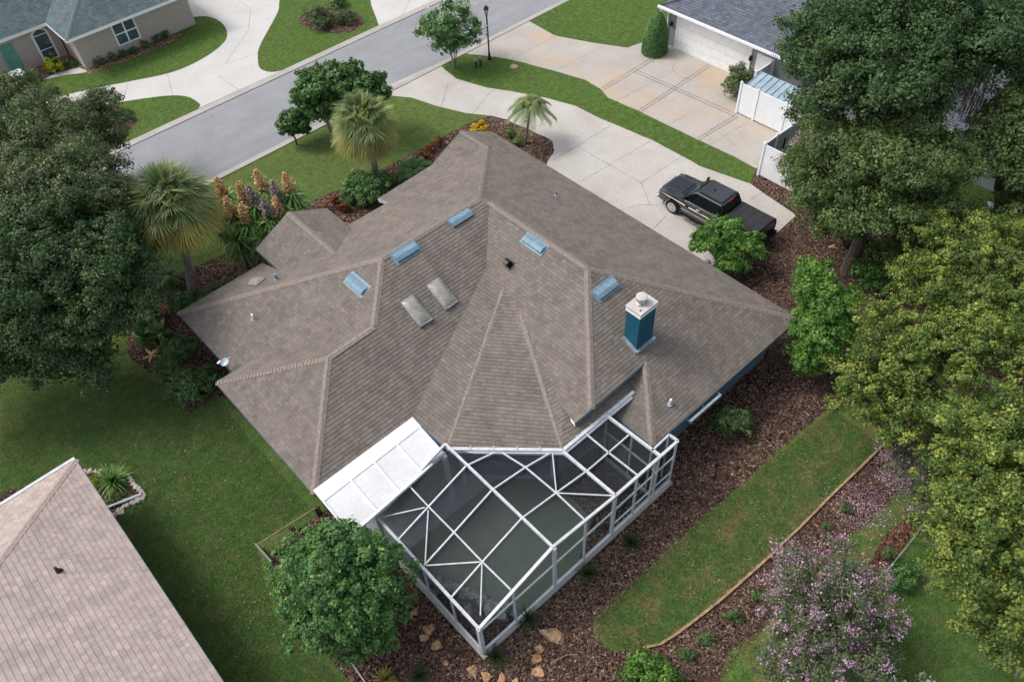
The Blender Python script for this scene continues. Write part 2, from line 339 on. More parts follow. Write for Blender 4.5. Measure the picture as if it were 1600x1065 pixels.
L['yellowfl'] = leaf_mat('yellow_foliage', [(0, (.62, .38, .01)), (1, (.85, .60, .03))], .3)
L['lime'] = leaf_mat('lime_foliage', [(0, (.28, .34, .01)), (1, (.5, .52, .02))], .3)
L['orange'] = leaf_mat('orange_foliage', [(0, (0.120, 0.036, 0.018)), (.5, (0.336, 0.108, 0.030)), (1, (0.540, 0.216, 0.048))], .3)
L['palm'] = leaf_mat('palm_frond', [(0, (0.102, 0.175, 0.066)), (.5, (0.197, 0.274, 0.101)), (.85, (0.355, 0.404, 0.127)), (1, (0.676, 0.624, 0.160))], .25)
L['palm_y'] = leaf_mat('yellowing_palm_frond', [(0, (0.190, 0.220, 0.067)), (.5, (0.340, 0.335, 0.088)), (.85, (0.587, 0.475, 0.108)), (1, (0.796, 0.545, 0.136))], .25)
L['deadfrond'] = leaf_mat('dead_frond', [(0, (0.192, 0.144, 0.108)), (.5, (0.360, 0.252, 0.156)), (1, (0.504, 0.432, 0.360))], .2)
L['plume'] = leaf_mat('orange_plume', [(0, (0.585, 0.352, 0.169)), (.5, (0.950, 0.599, 0.304)), (1, (0.950, 0.880, 0.508))], .2)
L['plumegrey'] = leaf_mat('grey_plume', [(0, (0.326, 0.248, 0.217)), (1, (0.685, 0.559, 0.528))], .2)
L['blade'] = leaf_mat('strap_leaf', [(0, (0.085, 0.207, 0.053)), (.5, (0.169, 0.356, 0.089)), (.85, (0.374, 0.563, 0.161)), (1, (0.679, 0.789, 0.286))], .3)
L['tuft'] = leaf_mat('grass_tuft', [(0, (.025, .05, .02)), (1, (.08, .13, .045))], .3)
L['moss'] = leaf_mat('spanish_moss', [(0, (0.182, 0.156, 0.117)), (1, (0.390, 0.338, 0.273))], .3)
L['chip'] = leaf_mat('bark_chip', [(0, (0.059, 0.033, 0.024)), (.5, (0.155, 0.094, 0.070)), (.85, (0.287, 0.190, 0.144)), (1, (0.598, 0.441, 0.340))], .0, .95)

# ---------------------------------------------------------------- foliage
def nrm(a): return a/np.maximum(np.linalg.norm(a, axis=-1, keepdims=True), 1e-9)
def quads_mesh(name, V_, nq, rnd, mats, parent=None, mi=None):
    """V_ (n, 4, 3) quads"""
    me = bpy.data.meshes.new(name); n = len(V_)
    me.vertices.add(n*4); me.vertices.foreach_set('co', V_.reshape(-1).astype(np.float32))
    me.loops.add(n*4); me.loops.foreach_set('vertex_index', np.arange(n*4, dtype=np.int32))
    me.polygons.add(n); me.polygons.foreach_set('loop_start', np.arange(0, n*4, 4, dtype=np.int32)); me.polygons.foreach_set('loop_total', np.full(n, 4, dtype=np.int32))
    if mi is not None: me.polygons.foreach_set('material_index', mi.astype(np.int32))
    at_ = me.attributes.new('rnd', 'FLOAT', 'FACE'); at_.data.foreach_set('value', rnd.astype(np.float32))
    me.update(calc_edges=True)
    return link(name, me, mats, parent)
def leaf_quads(c, nr, size, aspect=.5, sv=.35):
    n = len(c); s = size*(1+sv*rng.standard_normal(n).clip(-1.5, 1.5))[:, None]
    t = nrm(np.cross(nr, rng.standard_normal((n, 3)))); b = np.cross(nr, t)
    fold = nr*s*.10
    return np.stack([c-t*s*.5, c+b*s*aspect*.5+fold, c+t*s*.5, c-b*s*aspect*.5+fold], 1)
def crown_points(blobs, dens, crad, lpc, seedlow=-.35, tipbias=.0, hole=.25, spike=.34, cv=1.0):
    """blobs: (cx,cy,cz,rx,ry,rz). dens: leaf clumps per m2 of crown surface; crad: clump radius; lpc: leaves per clump"""
    C, N_, R1 = [], [], []; centres = []
    for (cx, cy, cz, rx, ry, rz) in blobs:
        area = 4*math.pi*((rx*ry)**1.6+(rx*rz)**1.6+(ry*rz)**1.6)**(1/1.6)/3**(1/1.6)
        k = max(6, int(area*dens)); d = nrm(rng.standard_normal((k*2, 3))); d = d[d[:, 2] > seedlow][:k]; k = len(d)
        ph = rng.random(3)*9
        lump = 1+.20*np.sin(d[:, 0]*5+ph[0])*np.cos(d[:, 1]*4.3+ph[1])+.10*np.sin(d[:, 2]*9+d[:, 0]*7+ph[2])
        rf = (1-rng.random(k)**1.6*.42)*lump*(1+spike*(rng.random(k) < .22)*rng.random(k))
        keep = rng.random(k) > hole*(np.sin(d[:, 0]*8+ph[1])*np.sin(d[:, 1]*8+ph[2]) > .35)*2
        d, rf = d[keep], rf[keep]
        pc = np.array([cx, cy, cz])+d*rf[:, None]*np.array([rx, ry, rz]); centres.append((pc, d))
    pc = np.concatenate([a for a, b in centres]); dd = np.concatenate([b for a, b in centres]); k = len(pc)
    cr = crad*(.6+.8*rng.random(k)); bright = rng.standard_normal(k)*.16*cv
    idx = np.repeat(np.arange(k), lpc); n = len(idx)
    g = rng.standard_normal((n, 3)); gl = nrm(g)*(rng.random(n)[:, None]**.45)
    gl[:, 2] *= .75
    P = pc[idx]+gl*cr[idx][:, None]
    nr = nrm(dd[idx]*.7+gl*.9+rng.standard_normal((n, 3))*.55+np.array([0, 0, .45]))
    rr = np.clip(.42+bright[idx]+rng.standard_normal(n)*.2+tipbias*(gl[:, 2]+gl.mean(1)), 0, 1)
    return P, nr, rr, pc
def limbs(mb, base, pcs, r, trunk_h, nl, zt=None, segs=5):
    top = Vector((base.x, base.y, trunk_h))
    mb.tube([Vector((base.x, base.y, -.05)), Vector((base.x+.06, base.y, trunk_h*.5)), top], [r*1.25, r, r*.85], 9)
    sel = rng.choice(len(pcs), min(nl, len(pcs)), replace=False)
    for i in sel:
        e = Vector(pcs[i]); mid = top.lerp(e, .5)+Vector((rng.normal()*.25, rng.normal()*.25, .25+rng.random()*.3))
        q1 = top.lerp(mid, .5)+Vector((rng.normal()*.12, rng.normal()*.12, 0)); q3 = mid.lerp(e, .55)+Vector((rng.normal()*.15, rng.normal()*.15, 0))
        mb.tube([top, q1, mid, q3, e], [r*.42, r*.3, r*.2, r*.11, r*.04], 6, cap=False)
def tree(name, label, cat, base, blobs, leaf, dens=2.6, crad=.42, lpc=16, size=.13, aspect=.5, r=.22, trunk_h=2.2, nl=16, bark='bark',
         group=None, tipbias=0, hole=.25, seedlow=-.35, multi=None, blossom=None, part='crown', sv=.35, twigs=0, fill=26, sub=8, cv=1.0, spike=.34):
    if leaf in ('oak', 'oak_dark', 'olive', 'yellow'):   # trunk stands under the middle of its own crown
        wt = [b_[3]**3 for b_ in blobs]; given = base; base = (sum(b_[0]*w for b_, w in zip(blobs, wt))/sum(wt), sum(b_[1]*w for b_, w in zip(blobs, wt))/sum(wt))
    if leaf == 'yellow': base = ((base[0]+given[0])/2, (base[1]+given[1])/2)
    base = Vector((base[0], base[1], 0)); root = empty(name, base, 0, label, cat, group)
    full = blobs; blobs = []
    for (cx, cy, cz, rx, ry, rz) in full:         # every lobe breaks up into smaller leafy boughs with shade between them
        blobs.append((cx, cy, cz, rx*.80, ry*.80, rz*.80)); ns = sub + int(rx > 2)*2
        for j in range(ns):
            a = j*2.39996+rng.random()*.7; el = math.asin(min(.95, max(-.25, -.2+1.15*(j+.5)/ns+rng.normal()*.08))); q = .80+.20*rng.random(); f = .26+.16*rng.random()
            blobs.append((cx+rx*q*math.cos(a)*math.cos(el), cy+ry*q*math.sin(a)*math.cos(el), cz+rz*q*math.sin(el), rx*f, ry*f, rz*f*.75))
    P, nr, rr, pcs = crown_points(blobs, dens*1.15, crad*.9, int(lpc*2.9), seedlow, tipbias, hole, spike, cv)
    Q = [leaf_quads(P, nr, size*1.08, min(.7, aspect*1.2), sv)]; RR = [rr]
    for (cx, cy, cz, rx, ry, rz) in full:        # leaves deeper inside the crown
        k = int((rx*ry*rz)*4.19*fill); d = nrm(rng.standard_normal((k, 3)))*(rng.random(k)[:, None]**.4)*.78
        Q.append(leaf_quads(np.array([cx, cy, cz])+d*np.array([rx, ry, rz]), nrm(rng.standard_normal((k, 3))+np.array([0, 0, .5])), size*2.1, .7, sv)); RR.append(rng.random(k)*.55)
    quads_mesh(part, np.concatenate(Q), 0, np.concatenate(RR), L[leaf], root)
    mb = MB()
    if multi:
        for k in range(multi):
            a = 2*math.pi*k/multi+rng.random(); e = Vector(pcs[rng.integers(len(pcs))]); top = base+Vector((math.cos(a)*.45*trunk_h*.5, math.sin(a)*.45*trunk_h*.5, trunk_h))
            mb.tube([base+Vector((math.cos(a)*.08, math.sin(a)*.08, -.05)), base.lerp(top, .5)+Vector((.04, .02, 0)), top], [r, r*.8, r*.6], 7)
            for j in range(max(2, nl//multi)):
                e = Vector(pcs[rng.integers(len(pcs))]); mb.tube([top, top.lerp(e, .5)+Vector((0, 0, .2)), e], [r*.5, r*.3, r*.08], 5, cap=False)
    else: limbs(mb, base, pcs, r, trunk_h, nl)
    if twigs:                                     # bare grey twigs that stand out of the leaves
        for i in rng.choice(len(pcs), min(twigs, len(pcs)), replace=False):
            e = Vector(pcs[i])+Vector((0, 0, .15)); d = Vector(nrm(rng.standard_normal(3)))
            d.z = abs(d.z)*.5; mb.tube([e-d*.6, e, e+d*.5], [.03, .022, .008], 4, cap=False)
    mb.build('trunk', M[bark], root)
    if blossom:
        lf, frac, bsz, cnt, sp = blossom
        top = pcs[pcs[:, 2] > np.quantile(pcs[:, 2], .25)]
        cen = top[rng.choice(len(top), int(len(top)*frac), replace=True)]
        up = nrm(cen-np.mean(pcs, 0)); cen = cen+up*crad*.75+rng.standard_normal(cen.shape)*crad*.4
        k = np.repeat(np.arange(len(cen)), cnt); q = cen[k]+rng.standard_normal((len(k), 3))*sp*np.array([1, 1, .9])
        quads_mesh('blossom', leaf_quads(q, nrm(rng.standard_normal((len(k), 3))+np.array([0, 0, .6])), bsz, .8), 0, rng.random(len(k)), L[lf], root)
    return root
def pblob(px, py, z, rpx, fl=.8, sx=1.0):         # a crown lobe seen at (px,py), at height z, rpx photo pixels in radius
    p = at(px, py, z); r = rpx*mpp(p); return (p.x, p.y, p.z, r*sx, r, r*fl)
def bush(name, label, cat, px, py, rpx, h, leaf, group=None, lobes=3, dens=9, crad=.16, lpc=14, size=.075, aspect=.55, blossom=None, tipbias=.1, fl=None, hole=.12, sx=1.0, nobark=False):
    c = at(px, py, h*.5); r = rpx*mpp(c); root = empty(name, (c.x, c.y, 0), 0, label, cat, group)
    bl = []
    for k in range(lobes):
        a = 2.4*k+rng.random()*.8; o = .42*r*(k > 0)
        bl.append((c.x+math.cos(a)*o, c.y+math.sin(a)*o*sx, h*.5, r*(.72 if lobes > 1 else 1), r*(.72 if lobes > 1 else 1), h*.5*(.8+.3*rng.random())))
    P, nr, rr, pcs = crown_points(bl, dens, crad, int(lpc*2.2), -.6, tipbias, hole); P[:, 2] = np.maximum(P[:, 2], .03)
    quads_mesh('foliage', leaf_quads(P, nr, size*1.25, aspect), 0, rr, L[leaf], root)
    mb = MB()
    for k in range(6):
        e = Vector(pcs[rng.integers(len(pcs))]); mb.tube([(c.x+rng.normal()*.05, c.y+rng.normal()*.05, -.02), Vector((c.x, c.y, 0)).lerp(e, .5), e], [.03, .02, .008], 5)
    mb.build('stem', M['bark'], root)
    if blossom:
        lf, n, bsz, sp = blossom; top = pcs[pcs[:, 2] > np.quantile(pcs[:, 2], .3)]
        cen = top[rng.choice(len(top), n)]+nrm(top.mean(0)*0+rng.standard_normal((n, 3)))*crad*.6; cen[:, 2] += crad*.5
        k = np.repeat(np.arange(n), 7); q = cen[k]+rng.standard_normal((len(k), 3))*sp
        quads_mesh('blossom', leaf_quads(q, nrm(rng.standard_normal((len(k), 3))+np.array([0, 0, .8])), bsz, .8), 0, rng.random(len(k)), L[lf], root)
    return root
def strips(P0, dirs, L_, w, droop, seg=4, taper=True):
    """bending blades. P0,dirs (n,3); L_,w,droop (n,)"""
    n = len(P0); out = []; side = nrm(np.cross(dirs, np.array([0, 0, 1.0])+rng.standard_normal((n, 3))*.05))
    def pt(t): return P0+dirs*(L_*t)[:, None]+np.array([0, 0, -1.0])*(droop*L_*t*t)[:, None]
    for k in range(seg):
        t0, t1 = k/seg, (k+1)/seg; a, b = pt(t0), pt(t1)
        wf = lambda t: w*(1-t**2.2*.95)*(.55+.45*min(1, t*4)) if taper else w
        out.append(np.stack([a-side*wf(t0)[:, None]/2, a+side*wf(t0)[:, None]/2, b+side*wf(t1)[:, None]/2, b-side*wf(t1)[:, None]/2], 1))
    return np.concatenate(out), np.tile(np.arange(n), seg)
def rosette(c, n, length, w, el0=.15, el1=1.4, droop=.5, seg=4):
    az = rng.random(n)*2*math.pi; el = el0+(el1-el0)*rng.random(n)
    d = np.stack([np.cos(az)*np.cos(el), np.sin(az)*np.cos(el), np.sin(el)], 1)
    P0 = np.tile(np.array(c, float), (n, 1))+d*.03
    q, i = strips(P0, d, length*(.7+.5*rng.random(n)), np.full(n, w), droop*(1.2-el/1.6)*(.6+.8*rng.random(n)), seg)
    return q, np.clip(rng.random(n)[i]*.9+rng.random(len(i))*.1, 0, 1)
def fan_palm(name, label, base, top, R_fan, nf, group=None, dead=26, lean=None, yellow=.4):
    base = Vector(base); top = Vector(top); root = empty(name, (base.x, base.y, 0), 0, label, 'palm tree', group)
    def fans(n, e0, e1, scale, droop, segn=34):
        Q, RN = [], []
        for k in range(n):
            az = k*2.39996+rng.random()*.5; el = e0+(e1-e0)*((k+.5)/n)+rng.normal()*.06
            d = np.array([math.cos(az)*math.cos(el), math.sin(az)*math.cos(el), math.sin(el)])
            pl = R_fan*.60*scale*(.85+.3*rng.random()); o = np.array(top)+d*.12; h = o+d*pl+np.array([0, 0, -.12*pl*droop])
            dd = nrm((d+np.array([0, 0, -.35*droop]))[None])[0]; side = nrm(np.cross(dd, [0, 0, 1.0])[None])[0]; upv = np.cross(side, dd)
            s = side*.022; Q.append(np.stack([o-s*1.6, o+s*1.6, h+s, h-s])[None]); RN.append(np.array([.75]))
            th = np.linspace(-1.75, 1.75, segn)+rng.normal(size=segn)*.03
            costa = .28*np.cos(th)
            dirs = nrm(np.cos(th)[:, None]*dd+np.sin(th)[:, None]*side+(-.18*np.abs(np.sin(th))+.15*costa)[:, None]*upv)
            Ls = R_fan*.62*scale*(.8+.2*np.cos(th*.8))*(.92+.16*rng.random(segn))
            q, i = strips(np.tile(h, (segn, 1)), dirs, Ls, np.full(segn, R_fan*.042), droop*(.22+.40*rng.random(segn)), 4)
            Q.append(q); RN.append(np.clip(.10+rng.random()*.55+rng.random(segn)[i]*.35, 0, 1))
        return np.concatenate(Q), np.concatenate(RN)
    q, rn_ = fans(nf, 1.45, .15, 1, .75); quads_mesh('crown', q, 0, rn_, L['palm'], root)
    ny = int(nf*yellow)
    if ny: q, rn_ = fans(ny, .15, -.55, 1.0, 1.0); quads_mesh('lower_fronds', q, 0, rn_, L['palm_y'], root)
    if dead: q, rn_ = fans(dead, -.65, -1.25, .82, 1.0, 14); quads_mesh('dead_fronds', q, 0, rn_, L['deadfrond'], root)
    mb = MB(); mid = base.lerp(top, .5)+Vector((.12, .05, 0)); pts = [base+Vector((0, 0, -.05)), base.lerp(mid, .5), mid, mid.lerp(top, .6), top]
    mb.tube(pts, [.24, .19, .17, .17, .22], 12)
    for k in range(26):
        f = .05+.9*k/26; p = base.lerp(mid, f*2) if f < .5 else mid.lerp(top, f*2-1)
        mb.lathe(p, [(.19, -.03), (.205, 0), (.185, .04)], 12)
    mb.build('trunk', M['palmbark'], root); return root
def feather_palm(name, label, base, top, Lf, nf, group=None, cat='palm tree', rtr=.09, droop=.75, e0=1.2, e1=.0, lf='palm'):
    base = Vector(base); top = Vector(top); root = empty(name, (base.x, base.y, 0), 0, label, cat, group); Q, RN = [], []
    for k in range(nf):
        az = k*2.39996; el = e0+(e1-e0)*(k/nf)+rng.normal()*.08; d = np.array([math.cos(az)*math.cos(el), math.sin(az)*math.cos(el), math.sin(el)])
        ts = np.linspace(.12, 1, 26); rach = np.array(top)+d*(Lf*ts)[:, None]+np.array([0, 0, -1.0])*(droop*Lf*ts*ts)[:, None]
        tan = nrm(np.gradient(rach, axis=0)); side = nrm(np.cross(tan, [0, 0, 1.0]))
        for s in (-1, 1):
            dirs = nrm(side*s*.85+tan*.6+np.array([0, 0, .12])); ll = Lf*.26*(1-.6*np.abs(ts-.45))
            q, i = strips(rach, dirs, ll, np.full(26, .05), np.full(26, .55), 2); Q.append(q); RN.append(np.clip(.3+.3*rng.random()+.3*rng.random(26)[i], 0, 1))
        q = np.stack([rach[:-1]-side[:-1]*.012, rach[:-1]+side[:-1]*.012, rach[1:]+side[1:]*.012, rach[1:]-side[1:]*.012], 1); Q.append(q); RN.append(np.full(len(q), .8))
    quads_mesh('crown', np.concatenate(Q), 0, np.concatenate(RN), L[lf], root)
    if rtr:
        mb = MB(); mb.tube([base+Vector((0, 0, -.05)), base.lerp(top, .5)+Vector((.04, 0, 0)), top], [rtr*1.4, rtr, rtr], 9)
        mb.build('trunk', M['palmbark'], root)
    return root
def tuft(name, label, px, py, n, length, w, leaf='tuft', group=None, cat='plant', el0=.5, droop=.6, z=.02):
    p = at(px, py, 0); root = empty(name, p, 0, label, cat, group)
    q, rr = rosette((p.x, p.y, z), n, length, w, el0, 1.45, droop); q[..., 2] = np.maximum(q[..., 2], .02)
    o = quads_mesh('blades', q, 0, rr, L[leaf], root)
    mb = MB(); mb.lathe((p.x, p.y, 0), [(.05, -.02), (.06, .02), (.03, .06)], 8); mb.build('root_crown', M['bark'], root); return root
def rock_mesh(c, rx, ry, rz, seed, sub=3, rough=.28, cut=None):
    bm = bmesh.new(); bmesh.ops.create_icosphere(bm, subdivisions=sub, radius=1)
    for v in bm.verts:
        p = v.co.copy(); n_ = noise.noise(p*1.3+Vector((seed, 0, 0)))*rough*2+noise.noise(p*3.7+Vector((0, seed, 0)))*rough*.8
        # facets: flatten towards a few random planes
        v.co = p*(1+n_)
        for k in range(5):
            a = seed*1.7+k*2.1; d = Vector((math.cos(a), math.sin(a), .35*math.sin(a*3))).normalized(); s = v.co.dot(d)
            if s > .72: v.co -= d*(s-.72)*.85
        if v.co.z > .55: v.co.z = .55+(v.co.z-.55)*.25
        v.co = Vector((v.co.x*rx, v.co.y*ry, v.co.z*rz))
    bmesh.ops.transform(bm, matrix=Matrix.Translation(c) @ Matrix.Rotation(seed, 4, 'Z'), verts=bm.verts); return bm

# ---------------------------------------------------------------- roofs: real stepped shingle courses
def clip(poly, f):
    out = []
    for i in range(len(poly)):
        a, b = poly[i], poly[(i+1) % len(poly)]; fa, fb = f(a), f(b)
        if fa >= 0: out.append(a)
        if (fa >= 0) != (fb >= 0): out.append(a.lerp(b, fa/(fa-fb)))
    return out
def newell(P):
    n = Vector((0, 0, 0))
    for i in range(len(P)): n += P[i].cross(P[(i+1) % len(P)])
    n.normalize(); return n if n.z > 0 else -n
def shingles(name, poly, mats, parent, e=.16, th=.013, label=None):
    P = [Vector(p) for p in poly]; n = newell(P); s = (Vector((0, 0, 1))-n*n.z).normalized(); u = s.cross(n)
    tris = tessellate_polygon([P]); T = [[P[i] for i in t] for t in tris]
    v0 = min(p.dot(s) for p in P); v1 = max(p.dot(s) for p in P)
    bm = bmesh.new(); uvl = bm.loops.layers.uv.new('UVMap'); k = 0; du = rng.random()*9
    def face(pts, uvs, mi):
        try: f = bm.faces.new([bm.verts.new(p) for p in pts])
        except ValueError: return
        f.material_index = mi
        for lp, q in zip(f.loops, uvs): lp[uvl].uv = q
        if f.normal.z < -1e-3: f.normal_flip()
    v = v0
    while v < v1:
        for t_ in T:
            q = clip(t_, lambda p: p.dot(s)-v); q = clip(q, lambda p: v+e-p.dot(s)) if len(q) > 2 else q
            if len(q) < 3: continue
            off = [p+n*(th*(1-(p.dot(s)-v)/e)+.004) for p in q]
            bm.normal_update()
            face(off, [(p.dot(u)+du+40, p.dot(s)-v0) for p in q], 0)
            lo = [i for i in range(len(q)) if abs(q[i].dot(s)-v) < 1e-4]
            for i in lo:
                j = (i+1) % len(q)
                if j in lo and i != j: face([q[i]+n*.004, q[j]+n*.004, off[j], off[i]], [(0, 0)]*4, 1)
        v += e
    bm.normal_update()
    for f in bm.faces:
        if f.material_index == 0 and f.normal.z < 0: f.normal_flip()
    me = bpy.data.meshes.new(name); bm.to_mesh(me); bm.free()
    o = link(name, me, mats, parent)
    if label: o['label'] = label
    return o
def ridge(name, pts, m_, parent, w=.145, step=.16, up=.02):
    mb = MB()
    for a, b in zip(pts, pts[1:]):
        a, b = Vector(a), Vector(b); d = (b-a); Ln = d.length; d.normalize(); x = d.cross(Vector((0, 0, 1))).normalized(); y = x.cross(d)
        k = int(Ln/step)+1
        for i in range(k):
            p = a+d*(i*step); q = a+d*min(Ln, (i+1)*step+.02); h0, h1 = up+.024, up
            dn = -.055
            A = [p-x*w+y*(h0+dn), p+y*h0, p+x*w+y*(h0+dn)]; B_ = [q-x*w+y*(h1+dn), q+y*h1, q+x*w+y*(h1+dn)]
            va = [mb.bm.verts.new(v_) for v_ in A]; vb = [mb.bm.verts.new(v_) for v_ in B_]
            for j in (0, 1): mb.bm.faces.new((va[j], va[j+1], vb[j+1], vb[j]))
            vc = [mb.bm.verts.new(v_-y*.024) for v_ in A]
            for j in (0, 1): mb.bm.faces.new((va[j], va[j+1], vc[j+1], vc[j]))
    return mb.build(name, m_, parent, fix=False)
def fascia(name, pts, m_, parent, h=.2, t=.03, drop=.0):
    mb = MB()
    for a, b in zip(pts, pts[1:]):
        a, b = Vector(a), Vector(b); mb.bar(a+Vector((0, 0, -h/2-drop)), b+Vector((0, 0, -h/2-drop)), t, h)
    return mb.build(name, m_, parent)
def walls(name, pts, z0, z1, m_, parent):
    mb = MB(); mb.prism([Vector((x, y, z0)) for x, y in pts], (0, 0, z1-z0)); return mb.build(name, m_, parent)

# ================================================================ SETTING
G0 = [Vector((-150, -120, 0)), Vector((260, -120, 0)), Vector((260, 260, 0)), Vector((-150, 260, 0))]
sheet('ground', G0, 0, M['grass'], smooth=False)
sheet('front_lawn', [Vector((2, 28.6, 0)), Vector((24, 28.6, 0)), Vector((29.6, 31.2, 0)), Vector((29.8, 40.3, 0)), Vector((-30, 40.3, 0)), Vector((-30, 31, 0))], .004, M['grass_front'], smooth=False)
sheet('road', [Vector((-120, 40.5, 0)), Vector((240, 40.2, 0)), Vector((240, 46.7, 0)), Vector((-120, 47.2, 0))], .006, M['asphalt'], smooth=False)
def kerb(name, y0a, y0b, w, hh):
    mb = MB(); ya, yb = y0a, y0b
    mb.prism([(-120, ya, -.05), (240, yb, -.05), (240, yb+w, -.05), (-120, ya+w, -.05)], (0, 0, .05+hh)); o = mb.build(name, M['kerb']); o['kind'] = 'structure'; return o
kerb('kerb', 40.12, 39.82, .38, .05); kerb('kerb', 47.2, 46.7, .55, .05)

# top-left: pale circular driveway with lawn islands and pink gravel beds
sheet('driveway', [Vector((8, 47.74, 0)), Vector((70, 47.2, 0)), Vector((90, 90, 0)), Vector((8, 90, 0))], .008, M['concrete_w'], smooth=False)
isl1 = PX([(56, 128), (100, 118), (140, 112), (200, 92), (252, 72), (278, 52), (272, 38), (293, 29), (322, 26), (344, 34), (355, 51), (348, 69), (313, 94), (266, 114), (200, 128), (140, 140), (90, 153), (40, 175), (0, 190), (-60, 190), (-60, 150), (0, 140)])
sheet('lawn_island', isl1, .016, M['grass_green'])
isl2 = PX([(160, 166), (200, 158), (260, 150), (291, 151), (309, 160), (312, 167), (298, 178), (250, 201), (192, 226), (120, 262), (60, 240), (90, 190)])
sheet('lawn_island', isl2, .016, M['grass_green'])
isl3 = PX([(445, -10), (434, 20), (407, 70), (403, 92), (409, 109), (438, 111), (500, 86), (560, 57), (589, 44), (591, 38), (580, 8), (572, -20), (520, -60)])
sheet('lawn_island', isl3, .016, M['grass_green'])
sheet('gravel_bed', PX([(52, 132), (90, 114), (124, 106), (131, 109), (139, 115), (151, 112), (213, 90), (263, 70), (284, 55), (276, 45), (265, 30), (200, 40), (100, 50), (40, 80), (10, 130), (20, 140)]), .022, M['gravel_pink'], smooth=False, jitter=.05)
sheet('mulch_ring', PX([(468, 30), (475, 42), (500, 50), (530, 53), (555, 48), (568, 36), (560, 22), (530, 14), (490, 14)]), .022, M['mulch'])
sheet('mulch_ring', PX([(150, 190), (160, 205), (185, 208), (205, 200), (214, 188), (208, 176), (190, 168), (165, 170)]), .022, M['mulch'])

# main driveway
sheet('driveway', PX([(606, 134), (690, 97)]) + PX([(698, 110), (713, 123), (760, 137), (806, 144), (853, 153), (900, 166), (935, 184), (1019, 219), (1097, 261), (1172, 287), (1196, 304), (1238, 332), (1243, 337), (1216, 362), (1190, 382), (1120, 420)])
      + [Vector((23.0, 14.3, 0)), Vector((23.0, 27.3, 0))] + PX([(855, 253), (866, 235), (862, 222), (847, 212), (816, 200), (791, 187), (766, 181), (728, 177), (682, 166), (644, 153), (613, 150)]), .010, M['concrete'], smooth=False)
sheet('green_strip', PX([(687, 100), (698, 92), (725, 84), (781, 90), (800, 94), (866, 111), (913, 125), (938, 139), (950, 153), (1000, 175), (1091, 219), (1145, 244), (1182, 264), (1174, 287), (1150, 279), (1097, 261), (1019, 219), (935, 184), (900, 166), (853, 153), (806, 144), (760, 137), (713, 123), (696, 110)]), .014, M['grass_green'], smooth=False, jitter=.05)
# neighbour's driveway
sheet('driveway', PX([(720, 85), (826, 33), (867, 56), (925, 67), (981, 75), (1006, 64), (1035, 58)]) + [Vector((41.4, 31, 0)), Vector((41.4, 22.8, 0))] + PX([(1158, 176), (1236, 204), (1232, 216), (1205, 240), (1182, 264), (1145, 244), (1091, 219), (1000, 175), (950, 153), (938, 139), (913, 125), (866, 111), (800, 97), (781, 92)]), .012, M['concrete_n'], smooth=False)
sheet('lawn', PX([(832, 33), (848, 22), (890, 0), (930, -20), (1060, -40), (1080, 0), (1040, 18), (1012, 58), (1003, 67), (982, 74), (925, 66), (870, 55), (850, 45)]), .018, M['grass_green'], smooth=False, jitter=.05)

# bark mulch beds
sheet('mulch_bed', PX([(866, 235), (862, 221), (846, 211), (816, 199), (791, 187), (766, 181), (740, 189), (700, 210), (650, 236), (603, 262), (560, 282), (525, 298), (491, 314), (470, 324), (430, 350), (366, 390), (303, 418), (269, 433), (245, 450), (215, 470), (198, 510), (200, 550), (216, 575), (238, 585), (266, 600), (281, 637), (300, 644), (338, 616)])
      + [Vector((4.9, 23.6, 0)), Vector((12, 25, 0)), Vector((20, 27, 0)), Vector((24, 27.3, 0)), Vector((25.8, 27.0, 0))], .020, M['mulch'], smooth=False, jitter=.09)
sheet('mulch_bed', PX([(1172, 287), (1182, 264), (1230, 280), (1340, 300), (1480, 330), (1600, 400), (1660, 520), (1640, 600), (1500, 640), (1470, 690), (1440, 730), (1425, 790), (1405, 850), (1400, 870), (1340, 940), (1280, 1020), (1250, 1090), (1100, 1180), (900, 1180), (640, 1130), (560, 1090), (545, 1065), (520, 1035), (470, 960), (430, 905), (420, 870), (455, 835), (500, 800)])
      + [Vector((6, 17, 0)), Vector((22, 12, 0)), Vector((23.0, 13, 0)), Vector((23.5, 14.6, 0))] + PX([(1120, 421), (1190, 383), (1216, 363), (1243, 338), (1238, 331), (1196, 303)]), .024, M['mulch'], smooth=False, jitter=.07)
sheet('lawn_strip', PX([(1300, 632), (1330, 600), (1400, 620), (1420, 650), (1379, 697), (1300, 770), (1216, 853), (1200, 871), (1121, 941), (1070, 982), (1031, 1008), (1000, 1015), (960, 1019), (937, 1007), (926, 985), (930, 962), (953, 938), (990, 913), (1046, 857), (1111, 796), (1155, 761), (1211, 705), (1273, 656)]), .030, M['grass_strip'], smooth=False, jitter=.06)
sheet('lawn_strip', PX([(1450, 740), (1382, 788), (1320, 845), (1290, 880), (1240, 935), (1194, 980), (1150, 1010), (1135, 1025), (1120, 1068), (1130, 1130), (1220, 1130), (1260, 1040), (1310, 960), (1350, 900), (1370, 860), (1412, 812), (1440, 780)]), .030, M['grass_strip'], smooth=False, jitter=.08)
sheet('mulch_bed', PX([(1420, 800), (1412, 812), (1385, 833), (1370, 858), (1362, 880), (1372, 893), (1390, 880), (1432, 830), (1440, 812)]), .034, M['mulch_red'], smooth=False, jitter=.08)
sheet('planting_bed', PX([(132, 738), (150, 736), (175, 737), (196, 738), (205, 748), (214, 760), (222, 770), (222, 780), (205, 788), (188, 800), (176, 812), (150, 800), (100, 760), (0, 790), (-30, 790), (0, 772), (60, 752), (100, 744)]), .012, M['mulch'], smooth=False, jitter=.05)

